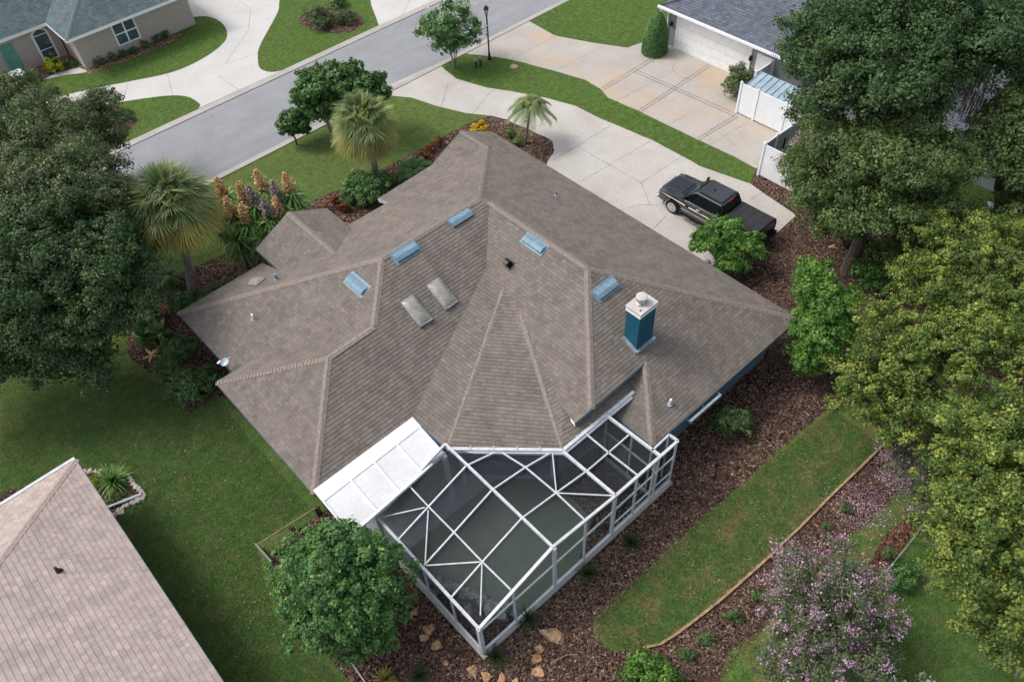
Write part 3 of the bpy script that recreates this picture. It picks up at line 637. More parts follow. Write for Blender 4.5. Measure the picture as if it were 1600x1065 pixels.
# saw-cut joints and dark brick bands in the concrete
def lines(name, L_, w, z, m_):
    mb = MB()
    for a, b in L_:
        A, B_ = at(*a), at(*b); d = (B_-A).normalized(); s = Vector((-d.y, d.x, 0))*w/2
        mb.poly([(A-s)+Vector((0, 0, z)), (B_-s)+Vector((0, 0, z)), (B_+s)+Vector((0, 0, z)), (A+s)+Vector((0, 0, z))])
    o = mb.build(name, m_)
    for p in o.data.polygons:
        if p.normal.z < 0: p.flip()
    o['kind'] = 'structure'; return o
lines('driveway_joint', [((908, 284), (1019, 219)), ((903, 230), (1002, 286)), ((1002, 286), (1066, 244)), ((1002, 286), (1016, 322)), ((968, 329), (1000, 320)), ((1000, 320), (1028, 320)), ((820, 207), (862, 188)), ((862, 252), (955, 196)), ((1022, 357), (1040, 338)), ((1172, 313), (1191, 301)), ((700, 130), (690, 168)), ((770, 140), (738, 178)), ((1100, 402), (1200, 340))], .035, .0145, M['joint_soft'])
lines('driveway_joint', [((200, 129), (193, 158)), ((262, 117), (270, 148)), ((340, 118), (378, 144)), ((392, 15), (388, 48)), ((388, 48), (352, 100)), ((352, 50), (392, 40)), ((300, 3), (322, 22)), ((392, 15), (372, 0)), ((352, 100), (420, 78)), ((640, 0), (630, 22))], .03, .0125, M['joint_soft'])
lines('driveway_joint', [((800, 91), (867, 58)), ((870, 110), (942, 73)), ((960, 160), (1022, 128)), ((1022, 128), (1060, 106)), ((1060, 140), (1110, 168)), ((1100, 232), (1170, 190)), ((1040, 196), (1075, 180)), ((1120, 205), (1150, 228)), ((1058, 92), (1050, 108)), ((1050, 108), (1062, 120)), ((1062, 120), (1082, 125))], .03, .0165, M['joint_soft'])
def band(L_):
    out = []
    for a, b in L_:
        A, B_ = Vector(a), Vector(b); n_ = Vector((-(B_-A).y, (B_-A).x)).normalized()*2.1
        out += [(tuple(A+n_), tuple(B_+n_)), (tuple(A-n_), tuple(B_-n_))]
    return out
lines('driveway_joint', band([((941, 140), (1031, 86)), ((1000, 174), (1109, 102)), ((1091, 218), (1152, 181)), ((992, 111), (1148, 180))]), .05, .0185, M['joint'])
# loose bark over the mulch near the camera
def scatter_chips():
    reg = PX([(640, 1090), (1110, 1090), (1420, 830), (1300, 640), (1500, 600), (1400, 330), (1240, 340), (1060, 720), (1040, 780), (760, 1030), (600, 880), (480, 900)])
    def inside(p):
        c = False; j = len(reg)-1
        for i in range(len(reg)):
            a, b = reg[i], reg[j]
            if (a.y > p[1]) != (b.y > p[1]) and p[0] < (b.x-a.x)*(p[1]-a.y)/(b.y-a.y)+a.x: c = not c
            j = i
        return c
    strip = PX([(1300, 632), (1379, 697), (1216, 853), (1031, 1008), (960, 1019), (926, 985), (1046, 857), (1155, 761)])
    def ins2(p, reg):
        c = False; j = len(reg)-1
        for i in range(len(reg)):
            a, b = reg[i], reg[j]
            if (a.y > p[1]) != (b.y > p[1]) and p[0] < (b.x-a.x)*(p[1]-a.y)/(b.y-a.y)+a.x: c = not c
            j = i
        return c
    xs = [p.x for p in reg]; ys = [p.y for p in reg]; out = []
    gl2 = PX([(1450, 740), (1320, 845), (1194, 980), (1120, 1068), (1260, 1040), (1370, 860)])
    while len(out) < 46000:
        p = (rng.uniform(min(xs), max(xs)), rng.uniform(min(ys), max(ys)))
        if inside(p) and not ins2(p, strip) and not ins2(p, gl2) and not (5 < p[0] < 23 and 8.7 < p[1] < 30): out.append(p)
    P = np.array([(x, y, .035) for x, y in out]); P[:, 2] += rng.random(len(P))*.03
    nr = nrm(rng.standard_normal((len(P), 3))*.45+np.array([0, 0, 1.0]))
    o = quads_mesh('bark_chips', leaf_quads(P, nr, .085, .38, .5), 0, rng.random(len(P))**1.3, L['chip']); o['kind'] = 'stuff'
scatter_chips()
# grass blades that break up the lawn's edges and surface near the camera
def scatter_grass(name, regpx, n, h, leaf):
    reg = PX(regpx); xs = [p.x for p in reg]; ys = [p.y for p in reg]
    q = np.stack([rng.uniform(min(xs), max(xs), n*3), rng.uniform(min(ys), max(ys), n*3)], 1); c = np.zeros(len(q), bool); j = len(reg)-1
    for i in range(len(reg)):
        a, b = reg[i], reg[j]; cond = ((a.y > q[:, 1]) != (b.y > q[:, 1])) & (q[:, 0] < (b.x-a.x)*(q[:, 1]-a.y)/(b.y-a.y+1e-9)+a.x); c ^= cond; j = i
    q = q[c][:n]; k = len(q); P = np.concatenate([q, np.full((k, 1), .03)], 1)
    az = rng.random(k)*6.283; d = nrm(np.stack([np.cos(az)*.7, np.sin(az)*.7, .6+rng.random(k)], 1))
    s, i = strips(P, d, h*(.6+.8*rng.random(k)), np.full(k, .022), np.full(k, .3), 1)
    o = quads_mesh(name, s, 0, rng.random(len(s)), L[leaf]); o['kind'] = 'stuff'
L['blade_lawn'] = leaf_mat('lawn_blade', [(0, (.045, .095, .026)), (.6, (.085, .155, .040)), (1, (.16, .21, .08))], .3)
scatter_grass('grass_blades', [(0, 560), (60, 600), (230, 585), (285, 640), (335, 620), (480, 790), (400, 850), (430, 960), (560, 1090), (350, 1065), (117, 718), (0, 780)], 90000, .09, 'blade_lawn')
scatter_grass('grass_blades', [(1300, 640), (1379, 697), (1216, 853), (1031, 1008), (960, 1017), (930, 985), (955, 940), (1046, 860), (1155, 764)], 40000, .07, 'blade_lawn')

# ================================================================ MAIN HOUSE
house = empty('house', (14, 20, 0), 0, 'large house with brown shingle hip roof, blue vents and a dark blue chimney', 'house')
k = .47
def V3(*a): return Vector(a)
P0 = V3(4.68, 28.9, 2.7); E_ = V3(23.78, 9.2, 2.7); P1 = V3(3.85, 23.55, 3.25); P2 = V3(3.85, 16.34, 3.25)
Mx = at(749, 310.5, 5.92); M2 = at(764, 315.5, 5.80); Nn = at(918, 418.5, 5.78); H1 = at(597, 403.5, 5.9); K_ = at(513.5, 558.5, 4.93); J_ = at(584, 510, 4.95)
in2 = at(409, 552, 3.27); v1 = at(760, 418, 4.72); o1 = at(788, 449, 4.66); o2 = at(815, 489, 4.48)
g1 = V3(8.5, 16.5, 3.27); g2 = at(699.5, 701, 3.25); g3 = at(880, 703, 3.25); g4 = at(990, 612, 3.25); Q_ = at(924, 639, 3.92); Q2 = at(898, 661, 3.62); S2 = at(1008.5, 566, 3.86); S1 = at(1020, 697.5, 2.7)
A1 = at(720.3, 205, 3.66); A2 = at(763, 231, 3.66); A3 = V3(23.78, 28.9, 2.7); A4 = at(673.5, 259, 2.7); A5 = at(591, 310.5, 2.7); A6 = at(606, 316.5, 3.2); B6 = at(545, 351.5, 3.25)
C_ = at(410, 411, 2.7); B3 = at(400, 389, 3.5); B5 = at(510.5, 325.5, 3.5); B1 = at(450, 332, 4.45); B2 = at(537, 407, 4.4); Br = at(560, 366, 3.6); Bl = at(447, 432, 3.5)
q1 = at(878, 636, 3.64); SH = [M['shingle'], M['shingle_butt']]
in1 = V3(4.72, 23.4, 2.7)
faces = dict(
 front=[P0, C_, V3(C_.x, 27.8, 3.2), V3(B6.x-.3, 27.8, 3.2), B6, A6, V3(A6.x, 28.3, 3.0), A5, A4, A2, Mx, H1],
 right=[A3, A1, A2, Mx, M2, Nn, E_],
 gable=[A4, A1, A2],
 westwing=[P0, H1, J_, in2, in1],
 wingfront=[P1, in2, J_, K_], wingside=[P1, K_, P2],
 south=[P2, K_, J_, H1, Mx, M2, v1, g1],
 red=[M2, Nn, Q_, Q2, q1, o2, o1, v1],
 left=[v1, o1, g2, g1], diag=[o1, o2, g3, g2], low=[o2, q1, V3(13.0, 12.75, 3.58), V3(16.3, 12.75, 3.56), g4, g3],
 southeast=[S1, S2, Q_, Nn, E_], rightwing=[S1, V3(14.44, 12.7, 2.72), V3(16.9, 12.7, 3.84), S2],
 entry_l=[B3, B1, B2, Bl], entry_r=[B1, B5, Br, B2])
for nm, P in faces.items(): shingles('roof', P, SH, house)
for pts in ([P0, H1], [H1, Mx, M2, Nn, E_], [Mx, A2, A1], [H1, J_, K_, P1], [K_, P2], [Nn, Q_], [o1, g2], [o2, g3], [S2, S1], [B1, B2]):
    ridge('ridge_cap', pts, M['cap'], house)
# undersides, fascia, walls
sof = MB()
for P, dz in ((faces['red'], .16), (faces['southeast'], .16), (faces['entry_l'], .14), (faces['entry_r'], .14), (faces['wingfront'], .14), (faces['wingside'], .14), (faces['front'], .14), (faces['right'], .14), (faces['westwing'], .14), (faces['gable'], .14), (faces['low'], .14), (faces['rightwing'], .14), (faces['diag'], .14), (faces['left'], .14), (faces['south'], .14)):
    for t_ in tessellate_polygon([P]): sof.poly([P[i]-Vector((0, 0, dz)) for i in t_])
sof.build('soffit', M['white'], house)
for pts in ([P0, C_], [B6, A6], [A5, A4], [A3, E_], [E_, S1], [P0, in1], [P1, in2], [P1, P2], [P2, g1], [g1, g2], [g2, g3], [g3, g4], [S1, V3(14.44, 11.8, 2.7)], [S2, Q_], [Q_, Q2], [A4, A1], [A1, A3], [B3, B1], [B1, B5], [B3, Bl], [B5, Br], [A5, V3(A6.x, 28.3, 3.0), A6]):
    fascia('fascia', pts, M['alu'] if pts[0] in (A5,) else M['wall_navy'], house, .17)
walls('wall', [(5.3, 28.3), (5.3, 22.9), (4.5, 22.9), (4.5, 17), (9.3, 17), (9.3, 14.9), (12.1, 12.1), (15.1, 12.1), (15.1, 9.9), (23.1, 9.9), (23.1, 28.3), (16.6, 28.3), (16.6, 27.1), (9.6, 27.1), (9.6, 28.3)], 0, 2.62, M['wall_navy'], house)
walls('gable_wall', [(9.5, 28.4), (9.5, 27.0), (12.9, 27.0), (12.9, 28.4)], 0, 3.3, M['wall_navy'], house)
mb = MB(); mb.bar(V3(18.2, 9.84, 1.9), V3(21.8, 9.84, 1.9), .08, 1.2); mb.build('window', M['glass'], house)
# awning frame peeping from under the right eave
mb = MB(); a, b = at(1078, 659, 2.45), at(1126, 617, 2.45); mb.bar(a, b, .10, .16); mb.bar(a+V3(0, .25, .08), b+V3(0, .25, .08), .06, .06)
for t_ in (.0, .5, 1): mb.bar(a.lerp(b, t_), a.lerp(b, t_)+V3(0, .5, .1), .05)
mb.build('shutter_box', M['flash'], house)

def planeof(P):
    P = [Vector(p) for p in P]; n = newell(P); c = sum(P, Vector())/len(P)
    f = lambda q: c.z-((q.x-c.x)*n.x+(q.y-c.y)*n.y)/n.z
    s = (Vector((0, 0, 1))-n*n.z).normalized(); return f, n, s, s.cross(n)
def onroof(px, py, P): f, n, s, u = planeof(P); return onf(px, py, f, 4.5)
def frame(n, s, u): return Matrix((u, s, n)).transposed()
def box_vent(px, py, P, lab, L_=1.15, D=.42, H=.10):
    f, n, s, u = planeof(P); c = onf(px, py, f, 4.5)+n*.02; R3 = frame(n, s, u)
    root = empty('roof_vent', c, 0, lab, 'roof vent', 'blue slant-back vents on the brown roof')
    mb = MB(); T_ = lambda x, y, z: c+R3 @ Vector((x, y, z)); h = L_/2
    # sloped hood: high at the downslope side, bent ridge, low at the top
    prof = [(-D/2, .03), (-D/2, H), (-D*.05, H+.03), (D/2, .02)]
    A = [T_(-h, y, z) for y, z in prof]; B_ = [T_(h, y, z) for y, z in prof]
    va = [mb.bm.verts.new(p) for p in A]; vb = [mb.bm.verts.new(p) for p in B_]
    for i in range(3): mb.bm.faces.new((va[i], va[i+1], vb[i+1], vb[i]))
    mb.bm.faces.new(va); mb.bm.faces.new(vb[::-1]); mb.bm.faces.new((va[0], vb[0], vb[3], va[3]))
    mb.build('hood', M['bluevent'], root)
    mb = MB(); mb.box(c, (L_+.16, D+.22, .012), rot=R3); mb.build('flange', M['bluevent'], root)
    mb = MB()
    mb.box(T_(0, -D/2-.006, H*.5), (L_*.92, .01, H*.5), rot=R3)
    mb.build('louvre', M['black'], root)
box_vent(634, 394.5, faces['south'], 'blue vent left of two on the plane facing the domed skylights, nearer the left hip')
box_vent(719.5, 341, faces['south'], 'blue vent just below the roof peak, left of the valley')
box_vent(835.5, 380.5, faces['red'], 'blue vent right of the black vent, below the long main ridge')
box_vent(946.5, 451.5, faces['southeast'], 'blue vent between the hip and the dark blue chimney')
box_vent(558, 444.5, faces['westwing'], 'blue vent on the left wing of the brown roof, furthest left of the blue vents')
def skylight(corn, P, lab, H=.30, base=.12):
    f, n, s, u = planeof(P); C4 = [onf(x, y, f, 4.0) for x, y in corn]; c = sum(C4, Vector())/4
    root = empty('skylight', c, 0, lab, 'skylight', 'domed skylights')
    mb = MB(); mb.prism([p+n*.01 for p in C4], n*base); mb.build('frame', M['steel'], root, bevel=.02)
    bm = bmesh.new(); N_ = 12; g = [[None]*(N_+1) for _ in range(N_+1)]
    for i in range(N_+1):
        for j in range(N_+1):
            a, b = i/N_, j/N_; a2, b2 = .05+.9*a, .05+.9*b
            p = C4[0].lerp(C4[1], a2).lerp(C4[3].lerp(C4[2], a2), b2)
            hgt = base+.01+H*(math.sin(math.pi*a)**.55 if 0 < a < 1 else 0)*(math.sin(math.pi*b)**.45 if 0 < b < 1 else 0)
            g[i][j] = bm.verts.new(p+n*hgt)
    for i in range(N_):
        for j in range(N_): bm.faces.new((g[i][j], g[i+1][j], g[i+1][j+1], g[i][j+1]))
    bmesh.ops.recalc_face_normals(bm, faces=bm.faces)
    me = bpy.data.meshes.new('dome'); bm.to_mesh(me); bm.free(); link('dome', me, M['dome'], root, smooth=True)
skylight([(624.4, 473.6), (643.8, 461), (676.6, 500), (656.3, 512.7)], faces['south'], 'long domed skylight, lower left one of the pair on the brown roof', .17)
skylight([(664.5, 447), (684.4, 434.5), (716, 472), (696.3, 486)], faces['south'], 'long domed skylight, upper right one of the pair on the brown roof', .17)
skylight([(386, 447), (400, 434.5), (417, 435.5), (401, 449)], faces['front'], 'small grey domed skylight behind the left hip near the entry gable', .15, .1)
def pipe(px, py, P, lab, r=.05, h=.3, m_='white'):
    f, n, s, u = planeof(P); c = onf(px, py, f, 4.0); root = empty('vent_pipe', c, 0, lab, 'pipe', 'plumbing vent pipes through the roof')
    MB().tube([c-V3(0, 0, .05), c+V3(0, 0, h)], [r, r], 10).build('pipe', M[m_], root)
    MB().lathe(c, [(r*2.6, .0), (r*1.6, .06), (r*1.1, .12)], 12).build('boot', M['flash'], root)
pipe(396.5, 498.5, faces['westwing'], 'white vent pipe on the left wing of the brown roof')
pipe(1047, 631, faces['southeast'], 'white vent pipe near the lower right corner of the brown roof')
pipe(869, 306, faces['right'], 'small grey blue vent pipe on the plane above the driveway', .05, .28, 'bluevent')
pipe(433, 437, faces['front'], 'blue vent pipe beside the small domed skylight', .06, .35, 'bluevent')
c = onroof(795, 412, faces['red']); f_, n_, s_, u_ = planeof(faces['red']); R3 = frame(n_, s_, u_)
root = empty('exhaust_vent', c, 0, 'small black hooded exhaust vent in the middle of the brown roof', 'roof vent')
MB().box(c+n_*.02, (.42, .42, .02), rot=R3).build('flange', M['black'], root)
mb = MB(); T_ = lambda x, y, z: c+R3 @ Vector((x, y, z)); W_ = .13
for sx in (-W_, W_): mb.bm.faces.new([mb.bm.verts.new(T_(sx, y, z)) for y, z in ((.14, .02), (.12, .2), (0, .3), (-.14, .28), (-.16, .18), (-.1, .02))])
prof = ((.14, .02), (.12, .2), (0, .3), (-.14, .28), (-.16, .18))
for (y0, z0), (y1, z1) in zip(prof, prof[1:]): mb.poly([T_(-W_, y0, z0), T_(W_, y0, z0), T_(W_, y1, z1), T_(-W_, y1, z1)])
mb.build('hood', M['black'], root)
# satellite dish
c = at(358, 577, 2.8); root = empty('satellite_dish', c, 0, 'small grey satellite dish at the left eave of the brown roof', 'satellite dish')
mb = MB(); bm = mb.bm; rings = []
dd = Vector((-.35, -.25, .9)).normalized(); ux = dd.cross(Vector((0, 1, 0))).normalized(); uy = dd.cross(ux); hub = c+V3(0, .05, .45)
for i, (r, h) in enumerate([(.02, 0), (.08, .012), (.13, .03), (.17, .045)]):
    rings.append([bm.verts.new(hub+(ux*math.cos(a)*1.15+uy*math.sin(a))*r+dd*h) for a in [2*math.pi*j/20 for j in range(20)]])
for a, b in zip(rings, rings[1:]):
    for j in range(20): bm.faces.new((a[j], a[(j+1) % 20], b[(j+1) % 20], b[j]))
bm.faces.new(rings[0]); mb.build('dish', M['flash'], root)
MB().tube([c-V3(0, 0, .25), c+V3(0, 0, .3), hub], .03).build('mast', M['steel'], root)
mb = MB(); e = hub+dd*.35+ux*.12; mb.tube([hub-ux*.3, e], .012); mb.box(e, (.07, .07, .16), rot=frame(ux, uy, dd)); mb.build('receiver', M['white'], root)

# chimney (part of the house)
fse = planeof(faces['southeast'])[0]
cx0, cx1, cy0, cy1, zt = 16.56, 17.50, 12.16, 12.84, 6.30
mb = MB(); mb.box(((cx0+cx1)/2, (cy0+cy1)/2, (3.4+zt-.26)/2), (cx1-cx0, cy1-cy0, zt-.26-3.4)); ch = mb.build('chimney', M['navy'], house, bevel=.01)
mb = MB()
for i in range(1, 5):
    pass
mb.box(((cx0+cx1)/2, (cy0+cy1)/2, zt-.21), (cx1-cx0+.05, cy1-cy0+.05, .14)); mb.build('trim', M['white'], ch)
mb = MB(); mb.box(((cx0+cx1)/2, (cy0+cy1)/2, zt-.115), (cx1-cx0+.0, cy1-cy0+.0, .05)); mb.build('chase_band', M['navy'], ch)
mb = MB(); mb.box(((cx0+cx1)/2, (cy0+cy1)/2, zt-.05), (cx1-cx0+.09, cy1-cy0+.09, .07)); mb.build('chase_cover', M['galv'], ch)
mb = MB(); fx, fy = (cx0+cx1)/2+.02, (cy0+cy1)/2+.05
mb.lathe((fx, fy, zt-.02), [(.24, 0), (.23, .05), (.19, .07), (.19, .16)], 24); mb.lathe((fx, fy, zt+.14), [(.2, 0), (.215, .02), (.215, .15), (.2, .165)], 24); mb.build('flue', M['steel'], ch, smooth=False)
MB().lathe((fx, fy, zt+.30), [(.225, 0), (.23, .02), (.17, .05), (.02, .06)], 24).build('flue_cap', M['galv'], ch)
MB().lathe((cx0+.14, cy0+.13, zt-.015), [(.035, 0), (.03, .03)], 10).build('drain_plug', M['black'], ch)
mb = MB()
for a, b in (((cx0-.05, cy0-.06), (cx1+.12, cy0-.06)), ((cx0-.06, cy0-.05), (cx0-.06, cy1))):
    A = V3(a[0], a[1], fse(V3(a[0], a[1], 0))+.05); B_ = V3(b[0], b[1], fse(V3(b[0], b[1], 0))+.05); mb.bar(A, B_, .12, .10)
mb.build('flashing', M['flash'], ch)

# gutter round the octagonal corner
mb = MB()
for a, b in ((g2, g3), (g3, g4)):
    mb.bar(a+V3(0, 0, -.02), b+V3(0, 0, -.02), .13, .13); d = (b-a); k_ = int(d.length/.75)
    s = Vector((d.y, -d.x, 0)).normalized()
    for i in range(1, k_): p = a+d*(i/k_); mb.bar(p-s*.12+V3(0, 0, .07), p+s*.08+V3(0, 0, .07), .03, .02)
mb.build('gutter', M['alu'], house)

# white metal patio roof
pr = empty('patio_roof', (6.2, 15.5, 2.9), 0, 'white ribbed metal patio roof between the brown roof and the pool cage', 'patio roof')
pa, pb, pc, pd = V3(3.93, 16.42, 3.36), V3(8.50, 16.42, 3.36), V3(8.50, 14.55, 2.98), V3(3.93, 14.28, 2.92)
mb = MB(); mb.prism([pa, pb, pc, pd], (0, 0, -.08)); mb.build('panel', M['metalroof'], pr)
mid_a, mid_b = pa.lerp(pd, .27), pb.lerp(pc, .27)
mb = MB(); mb.prism([pa+V3(0, 0, .012), pb+V3(0, 0, .012), mid_b+V3(0, 0, .012), mid_a+V3(0, 0, .012)], (0, 0, .02)); mb.build('head_flashing', M['white'], pr)
for t_ in (.0, .27, .505, .745, .985):
    A = mid_a.lerp(mid_b, t_); B_ = pd.lerp(pc, t_); MB().bar(A+V3(0, 0, .03), B_+V3(0, 0, .03), .055, .05).build('rib', M['white'], pr)
MB().bar(pd+V3(0, -.03, -.03), pc+V3(0, -.03, -.03), .10, .13).build('gutter', M['white'], pr)
MB().bar(pa, pd, .05, .12).build('edge_trim', M['white'], pr)
for x in (4.1, 8.3): MB().box((x, 14.4, 1.45), (.09, .09, 2.9)).build('post', M['alu'], pr)

# ================================================================ POOL CAGE
sheet('patio_deck', [V3(5.0, 8.7, 0), V3(15.2, 8.6, 0), V3(15.2, 12.3, 0), V3(12.2, 12.4, 0), V3(9.6, 15, 0), V3(9.6, 17.1, 0), V3(5.1, 17.1, 0), V3(5.0, 14.4, 0)], .036, M['deck'], smooth=False)
sheet('pool_water', [V3(5.3, 13.2, 0)] + PX([(643, 856), (700, 808), (775, 749), (862, 747), (925, 812), (905, 880), (870, 905), (812, 965), (778, 956), (740, 940), (697, 912)]) + [V3(5.3, 11.0, 0)], .042, M['water'], smooth=False)
sheet('mulch_bed', PX([(862, 747), (925, 812), (905, 880), (870, 905), (1010, 792), (1042, 758), (1035, 720), (975, 700), (930, 700)]), .046, M['mulch'], smooth=False, jitter=.06)
sheet('gravel_bed', PX([(697, 912), (740, 940), (778, 956), (812, 965), (760, 1014), (720, 985), (680, 935)]), .048, M['mulch'], smooth=False, jitter=.05)
cage = empty('pool_cage', (10, 11.6, 0), 0, 'white framed screen cage over the patio and pool, with dark mesh panels', 'screen enclosure')
zs = lambda p: 2.42+.95*min(1, max(0, (p.x-5.12)/3.48)) if p.x < 8.6 else 3.37-.10*min(1, (p.x-8.6)/3)
def cp(x, y): return onf(x, y, zs, 3.0)
T1, T2, T3, T5, T4 = cp(695.4, 692.3), V3(5.12, 14.47, 2.43), V3(5.12, 8.80, 2.40), cp(863.8, 853), cp(962, 773)
T6, T7, T8, T9, T10 = cp(1030.6, 709.9), cp(1059.7, 687.3), cp(1045.6, 678), cp(1018.4, 703.3), cp(947, 647)
def beam(a, b, w=.075, h=.12, nm='beam', m_='alu'): return MB().bar(a-V3(0, 0, h/2), b-V3(0, 0, h/2), w, h).build(nm, M[m_], cage)
for a, b, w in [(T2, T3, .13), (T3, T5, .13), (T5, T4, .12), (T4, T7, .13), (T1, T5, .11), (T2, T1, .10), (cp(880, 704.5), T4, .13), (T10, T6, .13), (T7, T8, .10), (T8, T9, .08)]: beam(a, b, w*.82, .11)
nd = lambda x, y: cp(x, y)
for ch_ in ([(639.7, 758.4), (669.4, 790.4), (709.4, 830.7), (753.5, 876.7), (797.7, 919.8)], [(623, 841), (669.4, 790.4), (728.4, 726.6), (772, 706)], [(663, 882), (709.4, 830.7), (768.5, 764.5), (821, 729), (861, 706)],
           [(705, 932), (753.5, 876.7), (815.7, 808), (869, 769), (918, 734), (951, 706), (982, 679)], [(784, 706), (821, 729), (869, 769), (912.5, 810)], [(914.6, 676), (951, 706), (996, 741)]):
    for a, b in zip(ch_, ch_[1:]): beam(nd(*a), nd(*b), .052, .07)
for a, b in [((594.5, 807.5), (664, 792)), ((669, 796), (664, 880)), ((666, 882.5), (750, 877)), ((753, 880), (750.5, 960)), ((869, 767), (863, 706)), ((872, 769.5), (958, 773.5))]:
    beam(nd(*a), nd(*b), .042, .05, 'brace')
# eave girt where the cage meets the gutter
beam(g2+V3(.0, -.12, -.05), g3+V3(0, -.12, -.05), .09, .1); beam(g3+V3(0, -.1, -.04), g4+V3(-.2, -.1, -.04), .09, .1)
def post(x, y, zt_, w=.07): return MB().box((x, y, zt_/2+.1), (w, w, zt_-.2)).build('post', M['alu'], cage)
left_y = [14.47]+[onf(x, y, lambda p: 2.42, 2.4).y for x, y in ((623, 841), (663, 882), (705, 932))]
for y in left_y: post(5.12, y, 2.36, .11 if y > 14 else .07)
post(5.12, 8.8, 2.34, .15)
fx_ = [cp(797.7, 920).x, T5.x, cp(912.5, 810).x, T4.x, cp(996, 741).x, cp(1024, 716).x, T7.x]; yf = lambda x: 8.80-.012*(x-5.12)
for i, x in enumerate(fx_):
    z_ = zs(V3(x, 0, 0)); post(x, yf(x), z_-.05, .12 if i in (1, 3) else .075)
beam(V3(5.12, 8.8, .34), V3(T7.x, yf(T7.x), .34), .09, .22, 'kick_plate')
beam(V3(5.12, 8.8, .34), V3(5.12, 14.47, .34), .09, .22, 'kick_plate')
for a, b in zip([5.12]+fx_, fx_):
    beam(V3(a, yf(a), 2.12), V3(b, yf(b), 2.12), .05, .08, 'rail')
beam(V3(fx_[3], yf(fx_[3]), 1.0), V3(T7.x, yf(T7.x), 1.0), .05, .07, 'rail')
for x in (T6.x-.02,):
    for y in (T10.y, (T10.y+yf(x))/2, yf(x)): post(x, y, 3.2, .075)
    beam(V3(x, T10.y, 2.1), V3(x, yf(x), 2.1), .05, .08, 'rail'); beam(V3(x, T10.y, .34), V3(x, yf(x), .34), .08, .2, 'kick_plate')
post(T8.x, T8.y, 3.1, .06); post(T9.x, T9.y, 3.1, .06)
beam(V3(T8.x, T8.y, 2.1), V3(T9.x, T9.y, 2.1), .05, .08, 'rail')
for x, y in ((708.5, 777), (727, 757), (864, 747)):
    p = at(x, y, 0); MB().box((p.x, p.y, 1.58), (.13, .13, 3.1)).build('lanai_column', M['alu'], house)
def screen(pts): return MB().poly(pts).build('screen_panel', M['screen'], cage)
dz = V3(0, 0, -.15)
screen([T2+dz, T3+dz, T5+dz, T1+dz])
screen([T1+dz, T5+dz, T4+dz, V3(g3.x, g3.y-.1, 3.1), V3(g2.x, g2.y-.1, 3.1)])
screen([V3(g3.x, g3.y-.1, 3.1), T4+dz, V3(T6.x, T6.y, 3.12), V3(T10.x, T10.y, 3.12)])
screen([V3(T6.x, T6.y, 3.12), T7+dz, T8+dz, T9+dz])
screen([V3(5.14, 14.4, .2), V3(5.14, 8.85, .2), V3(5.14, 8.85, 2.33), V3(5.14, 14.4, 2.33)])
screen([V3(5.2, 8.83, .2), V3(T5.x, 8.79, .2), V3(T5.x, 8.79, 3.27), V3(5.2, 8.83, 2.33)])
screen([V3(T5.x, 8.79, .2), V3(T7.x, yf(T7.x)+.02, .2), V3(T7.x, yf(T7.x)+.02, 3.1), V3(T5.x, 8.79, 3.27)])
screen([V3(T6.x, T10.y, .2), V3(T6.x, 8.75, .2), V3(T6.x, 8.75, 3.1), V3(T6.x, T10.y, 3.1)])
# concrete footing under the cage
mb = MB(); mb.box((5.08, 11.6, .08), (.22, 6.0, .16)); o = mb.build('footing', M['kerb'], cage)
MB().prism([(5.0, 8.66, 0), (T7.x+.1, 8.56, 0), (T7.x+.1, 8.84, 0), (5.0, 8.9, 0)], (0, 0, .15)).build('footing', M['kerb'], cage)
# rocks round the pool corner
PR = [(672, 905), (686, 908), (700, 914), (713, 918), (727, 925), (741, 928), (755, 938), (764, 948), (775, 950), (785, 962), (730, 955), (790, 945)]
for i, (x, y) in enumerate(PR):
    p = at(x, y, .15); bm = rock_mesh(p, .22+.1*rng.random(), .2+.08*rng.random(), .2, i*1.37); bmesh.ops.recalc_face_normals(bm, faces=bm.faces)
    me = bpy.data.meshes.new('rock'); bm.to_mesh(me); bm.free(); o = link('pool_rock', me, M['palerock']); tag(o, 'pale grey rock in the row edging the pool inside the screen cage', 'rock', 'pale rocks edging the pool')
# slatted white panel and dark chair seen through the mesh
a, b = at(952, 692, .9), at(978, 712, .9); root = empty('garden_gate', a, 0, 'white slatted gate leaning inside the far right corner of the screen cage', 'gate')
mb = MB()
for i in range(5): mb.bar(a+V3(0, 0, .3-i*.22), b+V3(0, 0, .3-i*.22), .03, .15)
mb.build('slats', M['white'], root)
mb = MB()
for q in (a, b): mb.bar(q+V3(0, 0, .4), q+V3(0, 0, -.86), .06, .06)
mb.build('stile', M['white'], root)
p = at(985, 712, .4); root = empty('patio_chair', (p.x, p.y, 0), .6, 'dark metal patio chair inside the screen cage near the white gate', 'chair')
mb = MB(); mb.box((0, 0, .45), (.5, .5, .05)); mb.build('seat', M['black'], root, (0, 0, 0)); mb = MB(); mb.box((0, .24, .75), (.5, .04, .55)); mb.build('backrest', M['black'], root, (0, 0, 0))
for sx in (-1, 1):
    for sy in (-1, 1): MB().bar(V3(sx*.22, sy*.22, .04), V3(sx*.22, sy*.22, .44), .03).build('leg', M['black'], root, (0, 0, 0))
    MB().bar(V3(sx*.25, -.2, .65), V3(sx*.25, .24, .65), .03).build('armrest', M['black'], root, (0, 0, 0))

